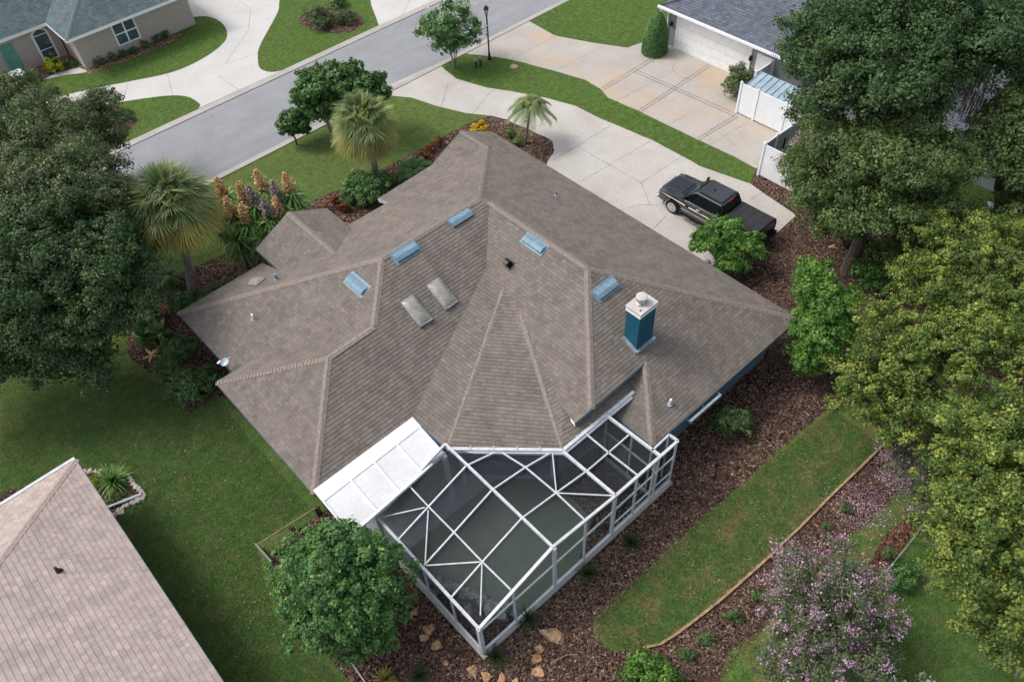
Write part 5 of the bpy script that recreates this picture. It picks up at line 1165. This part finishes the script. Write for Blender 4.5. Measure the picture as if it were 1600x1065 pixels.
# big oaks, right
tree('oak_tree', 'large dark oak hung with moss, overhanging the slate roof in the top right corner', 'tree', B2_(1440, 330),
     [pblob(1300, 55, 9.5, 82, .6), pblob(1395, 40, 10.5, 95, .6), pblob(1500, 35, 10.5, 100, .6), pblob(1320, 130, 8.5, 75, .6), pblob(1590, 60, 9.5, 90, .65), pblob(1390, 130, 9.5, 75, .55), pblob(1265, 100, 7.8, 45, .7), pblob(1270, 175, 6.0, 42, .7), pblob(1440, 95, 10, 60, .6), pblob(1440, 165, 8.0, 42, .6), pblob(1500, 110, 9.0, 50, .6), pblob(1535, 230, 6.5, 38, .7)], 'oak_dark', 2.8, .46, 20, .125, nl=18, r=.30, trunk_h=2.5, hole=.28, twigs=16, tipbias=.08)
tree('oak_tree', 'broad green oak in front, between the white fence and the yellow green trees', 'tree', B2_(1330, 425),
     [pblob(1340, 230, 6.5, 78, .6), pblob(1420, 250, 7.2, 85, .6), pblob(1290, 290, 4.8, 62, .7), pblob(1370, 320, 5.2, 75, .65), pblob(1450, 330, 5.0, 70, .65), pblob(1490, 250, 6.5, 55, .6), pblob(1310, 340, 3.6, 52, .7), pblob(1400, 180, 7.5, 50, .6), pblob(1260, 255, 4.5, 34, .8), pblob(1430, 385, 3.0, 45, .7)], 'oak', 3.2, .42, 20, .115, nl=26, r=.34, trunk_h=2.6, hole=.3, twigs=18, tipbias=.1)
tree('oak_tree', 'dark oak cut by the right edge above the yellow green crowns', 'tree', B2_(1640, 420),
     [pblob(1590, 190, 7.5, 62, .7), pblob(1610, 260, 6.2, 60, .7), pblob(1640, 140, 8, 80, .7), pblob(1590, 330, 3.8, 42, .7), pblob(1650, 320, 5, 70, .7)], 'oak', 3.2, .42, 20, .115, nl=14, r=.3, hole=.3, tipbias=.05)
# hanging moss
def moss(px, py, z, n, lab, ln=1.3, sp=.55):
    c = at(px, py, z); root_ = None
    P = np.array(c)+rng.standard_normal((n, 3))*np.array([sp, sp, .25]); d = nrm(rng.standard_normal((n, 3))*.12+np.array([0, 0, -1.0]))
    q, i = strips(P, d, ln*(.5+.8*rng.random(n)), np.full(n, .045), np.full(n, .05), 4); o = quads_mesh('spanish_moss', q, 0, rng.random(n)[i], L['moss']); tag(o, lab, 'hanging moss')
moss(1515, 118, 8.3, 260, 'longest grey clump of hanging moss in the upper right oak'); moss(1450, 65, 9.0, 200, 'grey brown hanging moss under the top of the upper right oak', 1.2, .8)
moss(1540, 160, 7.2, 130, 'pale wisp of hanging moss at the right edge of the dark gap', 1.1, .35); moss(1435, 130, 7.6, 160, 'brown hanging moss left of the gap showing the slate roof', 1.0, .6)
moss(1268, 195, 3.4, 90, 'small tuft of hanging moss above the white fence', .8, .3)
# yellow-green trees, right
tree('elm_tree', 'yellow green tree beside the house corner, right of the bright green one', 'tree', B2_(1400, 640),
     [pblob(1390, 560, 5.0, 82, .7), pblob(1460, 600, 5.0, 80, .7), pblob(1350, 620, 3.6, 52, .75), pblob(1430, 660, 3.6, 60, .7), pblob(1500, 540, 5.5, 62, .7), pblob(1385, 500, 4.8, 35, .8)], 'yellow', 3.8, .26, 24, .088, .6, cv=1.35, nl=22, r=.22, hole=.38, tipbias=.22, twigs=8)
tree('elm_tree', 'broad yellow green tree at the right edge, directly below the dark oaks', 'tree', B2_(1560, 560),
     [pblob(1530, 400, 5.5, 85, .7), pblob(1460, 430, 5.0, 60, .7), pblob(1590, 440, 5.8, 80, .7), pblob(1500, 480, 5.5, 70, .7), pblob(1420, 450, 3.8, 38, .8), pblob(1590, 540, 5.8, 80, .7), pblob(1620, 380, 5, 60, .7)], 'yellow', 3.6, .26, 24, .088, .6, cv=1.35, nl=22, r=.24, hole=.38, tipbias=.22, twigs=8)
tree('elm_tree', 'tallest yellow green tree, bottom of the right edge behind the purple blossoms', 'tree', B2_(1590, 960),
     [pblob(1530, 700, 6.5, 78, .75), pblob(1590, 740, 7.0, 85, .75), pblob(1500, 790, 5.5, 72, .75), pblob(1570, 830, 6.5, 88, .75), pblob(1510, 880, 4.8, 66, .75), pblob(1590, 930, 5.5, 80, .75), pblob(1610, 1010, 4, 65, .8), pblob(1530, 960, 3.6, 38, .8), pblob(1600, 650, 6.5, 60, .75)], 'yellow', 3.6, .26, 24, .088, .6, cv=1.35, nl=26, r=.26, trunk_h=2.6, hole=.36, tipbias=.22, twigs=10)
tree('maple_tree', 'slender bright green tree off the right corner of the brown roof', 'tree', B2_(1285, 570),
     [pblob(1268, 438, 4.0, 30, .9), pblob(1300, 478, 3.6, 36, .9), pblob(1288, 522, 2.8, 36, .9), pblob(1308, 525, 2.4, 34, .9), pblob(1275, 552, 1.6, 40, .9), pblob(1262, 505, 2.6, 28, .9), pblob(1276, 468, 3.4, 22, .9), pblob(1308, 475, 2.8, 20, .9)], 'bright', 5.6, .27, 20, .10, .65, spike=.35, sub=9, nl=14, r=.12, trunk_h=1.2, hole=.3, tipbias=.15)
tree('maple_tree', 'round leafy green tree on the lawn, left of the screen cage', 'tree', B2_(545, 985),
     [pblob(530, 900, 3.6, 72, .85), pblob(475, 890, 2.8, 46, .85), pblob(585, 890, 2.8, 48, .85), pblob(540, 960, 2.4, 66, .85), pblob(600, 940, 2.2, 38, .85), pblob(490, 945, 2.0, 48, .85), pblob(515, 850, 3.4, 36, .9), pblob(575, 995, 1.6, 40, .85), pblob(556, 858, 3.2, 28, .9)], 'mid', 4.8, .25, 20, .10, .65, spike=.7, sub=10, nl=20, r=.13, trunk_h=1.2, hole=.3, tipbias=.2)
tree('crape_myrtle', 'big crape myrtle covered in purple blossom, lower right', 'tree', B2_(1290, 1030),
     [pblob(1290, 920, 3.6, 70, .8), pblob(1245, 960, 3.0, 58, .8), pblob(1340, 950, 3.2, 58, .8), pblob(1290, 1010, 2.6, 72, .8), pblob(1240, 900, 2.8, 32, .85), pblob(1230, 1030, 2.2, 52, .8), pblob(1345, 1020, 2.4, 48, .8)], 'myrtle', 4.2, .26, 12, .085, .5, multi=6, nl=30, r=.05, trunk_h=1.2, bark='bark_grey', hole=.45, spike=.6, blossom=('purple', .85, .060, 22, .09), part='crown')
tree('crape_myrtle', 'sparse purple flowering shrub under the yellow green trees, at the end of the timber edging', 'tree', B2_(1420, 770),
     [pblob(1420, 735, 2.2, 40, .7), pblob(1455, 800, 1.8, 34, .7), pblob(1400, 700, 2.0, 26, .7), pblob(1450, 690, 2, 30, .7)], 'myrtle', 3.0, .24, 9, .08, .5, multi=5, nl=16, r=.035, trunk_h=.8, bark='bark_grey', hole=.5, blossom=('purple', .8, .06, 16, .11))
tree('crape_myrtle', 'white flowering crape myrtle beside the road, left of the street lamp', 'tree', B2_(711, 105),
     [pblob(700, 45, 2.9, 36, .8), pblob(672, 48, 2.5, 22, .85), pblob(733, 45, 2.6, 24, .85), pblob(710, 22, 3.2, 26, .8), pblob(695, 70, 1.9, 22, .8), pblob(728, 65, 2.0, 18, .8)], 'mid', 4.2, .27, 13, .12, .4, multi=6, nl=24, r=.05, trunk_h=1.0, bark='bark_grey', hole=.45, blossom=('white', .4, .11, 12, .10))
tree('magnolia_tree', 'dark round leaved tree behind the front palm, beside the road', 'tree', B2_(520, 222),
     [pblob(500, 140, 3.4, 38, .85), pblob(540, 128, 3.6, 36, .8), pblob(575, 135, 3.4, 30, .8), pblob(510, 170, 2.4, 30, .85), pblob(480, 155, 2.8, 22, .9), pblob(590, 150, 2.6, 20, .9)], 'dark', 6, .26, 16, .14, .62, nl=18, r=.12, trunk_h=1.4, hole=.28, twigs=8, bark='bark_grey')
tree('small_tree', 'small dark tree left of the magnolia at the road edge', 'tree', B2_(463, 226),
     [pblob(460, 190, 1.6, 21, .85), pblob(452, 202, 1.2, 13, .9), pblob(472, 184, 1.4, 12, .9), pblob(470, 203, 1.0, 12, .9)], 'dark', 7, .24, 14, .13, .62, nl=8, r=.06, trunk_h=.6, hole=.35)
tree('crape_myrtle', 'thin pink flowering shrub in front of the white fence', 'tree', B2_(1243, 300),
     [pblob(1238, 255, 1.8, 15, .9), pblob(1246, 280, 1.2, 14, .9), pblob(1250, 235, 2.0, 11, .9), pblob(1262, 215, 2.4, 10, .9)], 'mid', 4, .24, 10, .09, .5, multi=4, nl=10, r=.03, trunk_h=.6, hole=.4, blossom=('pink', .9, .09, 14, .10))
tree('ligustrum_tree', 'leafy green bush against the roof edge beside the black pickup', 'bush', B2_(1133, 405),
     [pblob(1125, 372, 1.7, 36, .8), pblob(1155, 392, 1.4, 32, .85), pblob(1105, 380, 1.5, 22, .85), pblob(1140, 412, 1.0, 26, .85), pblob(1165, 380, 1.5, 18, .85)], 'bright', 6.5, .24, 17, .11, .6, nl=14, r=.05, trunk_h=.5, hole=.25, tipbias=.15, part='foliage')
tree('camellia_tree', 'dark shrub with yellow edge leaves in the mulch under the oak', 'bush', B2_(1385, 440),
     [pblob(1380, 410, 1.5, 32, .9), pblob(1355, 425, 1.2, 18, .9), pblob(1405, 405, 1.5, 30, .9), pblob(1370, 440, .9, 24, .9)], 'dark', 7, .24, 15, .10, .6, nl=8, r=.04, trunk_h=.4, hole=.2, part='foliage', blossom=('lime', .12, .07, 6, .1))

# ================================================================ PALMS
def vert(px, py, b): return V3(b[0], b[1], lift(px, py, V3(b[0], b[1], 0)))
b1 = B2_(588, 279); t1 = at(567, 182, 0); z1 = lift(568, 190, V3(b1[0], b1[1], 0))
fan_palm('sabal_palm', 'round headed palm with yellowing lower fronds on the front lawn', (b1[0], b1[1], 0), at(569, 192, z1), 1.62, 34, 'fan palms', 26, yellow=.9)
b2 = B2_(303, 467); z2 = lift(270, 325, V3(b2[0], b2[1], 0))
fan_palm('sabal_palm', 'large green palm left of the brown roof, nearest the dracaenas', (b2[0], b2[1], 0), at(268, 318, z2), 1.9, 34, 'fan palms', 20, yellow=.9)
b3 = B2_(245, 470); z3 = lift(185, 330, V3(b3[0], b3[1], 0))
fan_palm('sabal_palm', 'leaning palm with brown fronds, half hidden by the left oaks', (b3[0], b3[1], 0), at(185, 318, z3), 1.45, 32, 'fan palms', 26, yellow=.8)
b4 = B2_(820, 224); z4 = lift(828, 163, V3(b4[0], b4[1], 0))
feather_palm('feather_palm', 'small feathery palm in the mulch bed beside the pale driveway', (b4[0], b4[1], 0), at(829, 163, z4), 1.45, 26, None, 'palm tree', .075, .75, 1.25, -.1)
p = at(648, 268, .2); feather_palm('sago_palm', 'low feathery cycad in the front bed between bush and porch roof', (p.x, p.y, 0), (p.x, p.y, .3), 1.25, 26, None, 'plant', 0.08, .45, 1.1, .15, 'shrub')
p = at(262, 440, .3); feather_palm('fern_palm', 'small dark palm in the shade of the leaning palm trunk', (p.x, p.y, 0), (p.x, p.y, .6), 1.0, 16, None, 'plant', 0.06, .6, 1.1, .1, 'dark')

# dracaenas with orange plumes beside the entry gable
DR = [(352, 312, 3.0, 'o', 22), (385, 318, 3.0, 'o', 24), (365, 342, 2.6, 'o', 24), (347, 352, 2.4, 'o', 20), (412, 300, 3.2, 'o', 26), (388, 352, 2.4, 'o', 28), (437, 318, 3.0, 'g', 26), (455, 305, 3.2, 'o', 22), (423, 345, 2.6, 'g', 24), (400, 325, 2.9, 'g', 22), (440, 342, 2.4, 'o', 20), (410, 372, 2.0, 'n', 24), (370, 375, 2.0, 'n', 26)]
PLc = {'o': 'plume', 'g': 'plumegrey'}
names_ = ['back left', 'upper left', 'middle left', 'far left', 'rear centre', 'front centre, facing the lawn', 'tall right', 'rearmost right', 'beside the gable', 'centre', 'right, against the gable roof', 'plumeless, under the gable', 'plumeless, lowest left']
gb_ = at(415, 420, 0)
for (x, y, z, kd, rp), nm_ in zip(DR, names_):
    c = at(x, y, z); root = empty('dracaena', (c.x, c.y, 0), 0, ('dracaena with orange plume, ' if kd == 'o' else 'dracaena with grey faded plume, ' if kd == 'g' else 'green dracaena, ')+nm_+(' of the clump' if kd != 'n' else ' in the clump'), 'dracaena', 'dracaenas beside the entry gable')
    q, rr = rosette((c.x, c.y, z), 70, 1.1, .13, -.3, 1.35, .6, 4); quads_mesh('leaf_head', q, 0, rr, L['blade'], root)
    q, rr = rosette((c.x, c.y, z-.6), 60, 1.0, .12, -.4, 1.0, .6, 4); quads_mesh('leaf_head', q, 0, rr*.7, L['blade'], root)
    MB().tube([(c.x, c.y, -.03), (c.x+.05, c.y, z*.5), (c.x, c.y, z)], [.06, .05, .045], 7).build('stem', M['bark'], root)
    if kd != 'n':
        n_ = 1200; hgt = rng.random(n_); rad = .19*(1-hgt)**.7+.03
        P = np.stack([c.x+rng.standard_normal(n_)*rad*.7, c.y+rng.standard_normal(n_)*rad*.7, z+.25+hgt*1.15], 1)
        quads_mesh('plume', leaf_quads(P, nrm(rng.standard_normal((n_, 3))), .12, .7), 0, rng.random(n_), L[PLc[kd]], root)

# ================================================================ SHRUBS AND BEDDING PLANTS
bush('flowering_shrub', 'rounded shrub with pale blue flowers at the foot of the front palm', 'bush', 570, 297, 34, 1.3, 'mid', None, 4, 9, .2, 15, .09, .6, ('white', 60, .06, .05))
bush('shrub', 'green shrub beside the porch roof corner, right of the blue flowered one', 'bush', 597, 278, 18, .9, 'bright', None, 3, 9, .18, 14, .085, .6)
bush('yellow_shrub', 'bright yellow shrub peeping over the top of the brown roof', 'bush', 749, 201, 14, .9, 'yellowfl', None, 3, 12, .15, 16, .09, .7)
CO = [(523, 314, 9, 'orange croton left of the blue flowered shrub'), (538, 324, 9, 'orange croton between the blue flowered shrub and the entry gable'), (508, 326, 7, 'orange croton nearest the entry gable'), (664, 240, 9, 'orange croton beside the low feathery cycad'), (676, 231, 9, 'orange croton, second from the front gable'), (688, 222, 8, 'orange croton, tucked against the front gable edge'), (655, 250, 6, 'small dark orange croton by the cycad fronds')]
for x, y, r_, lab in CO: bush('croton', lab, 'plant', x, y, r_, .6, 'orange', 'orange crotons in the front bed', 2, 12, .13, 12, .10, .4)
for x, y, lab in ((798, 208, 'green plant below the feathery palm, left'), (808, 220, 'green plant below the feathery palm, nearer the roof edge')): bush('bed_plant', lab, 'plant', x, y, 7, .5, 'bright', 'green plants under the feathery palm', 1, 14, .13, 12, .09, .4)
bush('azalea', 'dark rounded shrub at the lawn, left of the satellite dish', 'bush', 296, 604, 31, 1.1, 'shrub', 'dark shrubs left of the brown roof', 4, 11, .17, 16, .075, .55)
bush('azalea', 'dark shrub behind the rounded one, near the satellite dish', 'bush', 322, 590, 24, 1.1, 'dark', 'dark shrubs left of the brown roof', 3, 11, .17, 16, .075, .55)
bush('azalea', 'green shrub between the broad leaved plants and rounded shrub', 'bush', 262, 573, 23, .9, 'shrub', 'dark shrubs left of the brown roof', 3, 11, .17, 16, .075, .55)
bush('azalea', 'low green shrub beside the left wing eave', 'bush', 281, 542, 24, .8, 'mid', 'dark shrubs left of the brown roof', 3, 9, .17, 14, .085, .5)
bush('azalea', 'dark shrub at the foot of the large palm trunk', 'bush', 318, 465, 22, .8, 'dark', 'dark shrubs left of the brown roof', 3, 9, .18, 14, .08, .5)
bush('azalea', 'dark shrub left of the large palm trunk', 'bush', 284, 468, 22, .9, 'dark', 'dark shrubs left of the brown roof', 3, 9, .18, 14, .08, .5)
bush('azalea', 'low dark shrub along the left wing eave, right of the palm trunk', 'bush', 348, 447, 17, .6, 'dark', 'dark shrubs left of the brown roof', 3, 9, .16, 14, .07, .5)
bush('azalea', 'shaded shrub under the leaning palm', 'bush', 226, 490, 26, 1.1, 'oak_dark', 'dark shrubs left of the brown roof', 3, 7, .2, 14, .09, .5)
for x, y, nl_, ln_, lab in ((226, 528, 16, 1.0, 'broad leaved philodendron at the lawn edge under the palms'), (250, 520, 14, .8, 'smaller broad leaved plant behind the philodendron')):
    p = at(x, y, .2); root = empty('philodendron', (p.x, p.y, 0), 0, lab, 'plant', 'broad leaved plants')
    q, rr = rosette((p.x, p.y, .25), nl_, ln_, .42, .2, 1.2, .45, 5); quads_mesh('leaves', q, 0, rr, L['dark'], root); MB().lathe((p.x, p.y, 0), [(.09, -.02), (.05, .3)], 8).build('stem', M['bark'], root)
p = at(237, 556, .1); root = empty('bromeliad', (p.x, p.y, 0), 0, 'pale cream and orange bromeliad by the philodendron', 'plant'); q, rr = rosette((p.x, p.y, .1), 18, .5, .1, .1, 1.0, .5); quads_mesh('leaves', q, 0, rr, L['plume'], root)
bush('viburnum', 'light green shrub below the right eave of the brown roof', 'bush', 1140, 656, 27, 1.2, 'shrub', None, 3, 10, .2, 15, .085, .6, tipbias=.2)
bush('hedge_shrub', 'bright leafy shrub cut by the bottom edge, centre right', 'bush', 1018, 1060, 40, 1.2, 'bright', None, 4, 11, .2, 17, .09, .6)
SM = [(1073, 1020, 12, 'lowest left of the five small round plants in the mulch bed'), (1104, 995, 13, 'second from the bottom of the five small round plants'), (1146, 962, 13, 'middle one of the five small round plants in the mulch bed'), (1183, 926, 12, 'fourth small round plant, touching the purple blossoms'), (1322, 790, 10, 'small faint plant in the mulch bed, nearest the timber edging end')]
for x, y, r_, lab in SM: bush('small_shrub', lab, 'plant', x, y, r_, .38, 'shrub', 'small round plants in the mulch bed', 3, 22, .09, 14, .05, .35)
bush('small_shrub', 'very small plant in the mulch bed above the purple blossoms', 'plant', 1294, 820, 8, .3, 'shrub', 'small round plants in the mulch bed', 2, 20, .09, 12, .05, .35)
bush('grey_shrub', 'grey green wispy plant beside the red mulch and wire fence', 'plant', 1394, 868, 16, .7, 'shrub', None, 2, 9, .2, 12, .08, .25)
bush('ground_shrub', 'leafy green shrub behind the wire fence by the purple crape myrtle', 'bush', 1405, 900, 30, .8, 'mid', 'leafy shrubs along the purple crape myrtle', 3, 8, .2, 15, .09, .45)
bush('ground_shrub', 'leafy shrub along the right side of the purple crape myrtle', 'bush', 1385, 980, 26, .8, 'mid', 'leafy shrubs along the purple crape myrtle', 3, 8, .2, 15, .09, .45)
bush('ground_shrub', 'leafy shrub below the purple crape myrtle, near the white flowers', 'bush', 1370, 1040, 26, .8, 'mid', 'leafy shrubs along the purple crape myrtle', 3, 8, .2, 15, .09, .45)
bush('hydrangea', 'white flowered plant at the bottom edge, right of the purple tree', 'plant', 1402, 1064, 16, .6, 'mid', None, 2, 10, .16, 13, .08, .5, ('white', 14, .11, .09))
bush('hydrangea', 'second white flowered plant at the bottom edge, further right', 'plant', 1447, 1066, 12, .6, 'mid', None, 2, 10, .16, 13, .08, .5, ('white', 12, .11, .09))
bush('topiary', 'clipped conical evergreen at the corner of the white garage', 'bush', 1024, 52, 0.1, .1, 'mid') if False else None
p = B2_(1022, 82); zt2 = lift(1026, 18, V3(p[0], p[1], 0)); root = empty('topiary', (p[0], p[1], 0), 0, 'clipped conical evergreen at the corner of the white garage', 'bush')
n_ = 9000; h_ = rng.random(n_)**1.25; a_ = rng.random(n_)*6.283; R0 = .86; rr_ = R0*np.sqrt(np.clip(1-h_**2.1, 0, 1))*(.93+.09*rng.random(n_)+.03*np.sin(a_*5+h_*9)); zz = h_*zt2*.97+.06
P = np.stack([p[0]+rr_*np.cos(a_), p[1]+rr_*np.sin(a_), zz], 1); quads_mesh('foliage', leaf_quads(P, nrm(np.stack([np.cos(a_), np.sin(a_), .3+h_], 1)+rng.standard_normal((n_, 3))*.45), .085, .6), 0, np.clip(rng.normal(.45, .22, n_), 0, 1), L['mid'], root)
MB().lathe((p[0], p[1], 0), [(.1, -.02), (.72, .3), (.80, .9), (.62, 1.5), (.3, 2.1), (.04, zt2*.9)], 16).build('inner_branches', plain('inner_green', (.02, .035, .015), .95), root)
bush('oleander', 'olive green shrub at the left end of the white fence', 'bush', 1158, 128, 24, 1.9, 'olive', None, 4, 7, .2, 15, .12, .35, tipbias=.2)
bush('island_shrub', 'golden green shrub, left in the mulch ring on the lawn island', 'bush', 497, 22, 20, 1.0, 'olive', 'shrubs in the mulch ring', 3, 7, .2, 14, .10, .5)
bush('island_shrub', 'golden green shrub, front of the mulch ring on the lawn island', 'bush', 503, 36, 15, .8, 'olive', 'shrubs in the mulch ring', 3, 7, .2, 14, .10, .5)
bush('island_shrub', 'golden green shrub, right in the mulch ring on the lawn island', 'bush', 537, 26, 17, .9, 'olive', 'shrubs in the mulch ring', 3, 7, .2, 14, .10, .5)
bush('island_shrub', 'dark red shrub at the back of the mulch ring, cut by the top edge', 'bush', 532, 2, 12, .8, 'dark', 'shrubs in the mulch ring', 2, 8, .2, 14, .10, .5)
bush('ring_plants', 'grey green low planting in the mulch ring nearest the road, far left', 'plant', 190, 182, 22, .5, 'shrub', None, 4, 7, .18, 12, .09, .3)
bush('lime_shrub', 'lime yellow ball shaped shrub under the arched window', 'bush', 83, 101, 13, 1.0, 'lime', None, 1, 11, .18, 16, .10, .7)
LP = [(60, 115, 6, 'left of the lime ball'), (101, 98, 6, 'just right of the lime ball'), (114, 93, 7, 'right of the lime ball, near the wall corner'), (156, 90, 11, 'widest one, near the wall corner'), (178, 85, 7, 'second along the window wall'), (194, 79, 8, 'third along the window wall'), (210, 73, 7, 'fourth, below the window corner'), (229, 65, 7, 'fifth along the window wall'), (246, 58, 6, 'sixth along the window wall'), (258, 50, 8, 'tallest, at the right end of the wall'), (45, 130, 6, 'by the entry pillar')]
for x, y, r_, lab in LP: bush('bed_shrub', 'small dark shrub in the pink gravel, '+lab, 'plant', x, y+4, r_, .55, 'dark', 'small shrubs along the taupe house', 2, 8, .18, 11, .10, .4)
tuft('spider_plant', 'spiky arching plant in the stone edged bed by the pink roof', 178, 752, 240, 1.0, .055, 'blade', None, 'plant', .25, .5)
bush('golden_plant', 'yellow leaved plant tucked behind the corner of the pink roof', 'plant', 150, 752, 14, .5, 'lime', None, 2, 10, .15, 12, .08, .4)
bush('blue_groundcover', 'blue green creeping plant next to the white downspout pipe', 'plant', 178, 778, 18, .14, 'shrub', None, 3, 12, .10, 10, .05, .3)
for x, y, n_, lab in ((918, 898, 150, 'grass tuft by the cage wall, right of the thick post'), (825, 968, 140, 'grass tuft against the cage wall, left one'), (775, 1028, 150, 'grass tuft just below the cage corner'), (655, 1058, 130, 'grass tuft at the bottom edge by the leafy tree'), (985, 850, 110, 'faint grass tuft right of the others along the cage wall')):
    tuft('grass_tuft', lab, x, y, n_, .75, .022, 'tuft', 'dark grass tufts in the mulch', 'ornamental grass')
tuft('yucca', 'cream edged spiky plant at the bottom edge below the leafy tree', 603, 1062, 90, .55, .07, 'palm_y', None, 'plant', .2, .4)
# fallen twigs
for i, (x0, y0, x1, y1, lab) in enumerate(((955, 912, 975, 916, 'pale twig on the mulch right of the cage'), (870, 1030, 905, 1022, 'pale curved twig right of the largest orange rock'), (1330, 470, 1340, 440, 'bare stick standing in the mulch near the bright green tree'))):
    a, b = at(x0, y0, .08), at(x1, y1, .10 if i < 2 else .6); o = MB().tube([a, a.lerp(b, .5)+V3(.04, .06, .05), b], [.02, .018, .01], 5).build('twig', M['bark_grey'] if i < 2 else M['bark']); tag(o, lab, 'twig')

def scatter_petals():
    n = 3000; out = []
    for cx, cy, sp in ((1280, 950, 60), (1420, 735, 32), (1350, 790, 34)):
        c = at(cx, cy, 0); m_ = mpp(c)*sp; out.append(np.stack([c.x+rng.standard_normal(n//3)*m_*.75, c.y+rng.standard_normal(n//3)*m_*.75, np.full(n//3, .06)], 1))
    P = np.concatenate(out); o = quads_mesh('fallen_petals', leaf_quads(P, nrm(rng.standard_normal((len(P), 3))*.3+np.array([0, 0, 1.0])), .045, .8), 0, rng.random(len(P)), L['purple']); o['kind'] = 'stuff'
    # dry leaves blown over lawn, drive and beds
    Q = []
    for cx, cy, sp, k in ((300, 700, 150, 500), (1150, 850, 160, 700), (1270, 430, 90, 700), (480, 300, 110, 300), (420, 900, 90, 350), (1080, 260, 150, 160)):
        c = at(cx, cy, 0); m_ = mpp(c)*sp; Q.append(np.stack([c.x+rng.standard_normal(k)*m_*.7, c.y+rng.standard_normal(k)*m_*.7, np.full(k, .055)], 1))
    P = np.concatenate(Q); o = quads_mesh('fallen_leaves', leaf_quads(P, nrm(rng.standard_normal((len(P), 3))*.3+np.array([0, 0, 1.0])), .06, .6), 0, rng.random(len(P)), L['deadfrond']); o['kind'] = 'stuff'
scatter_petals()
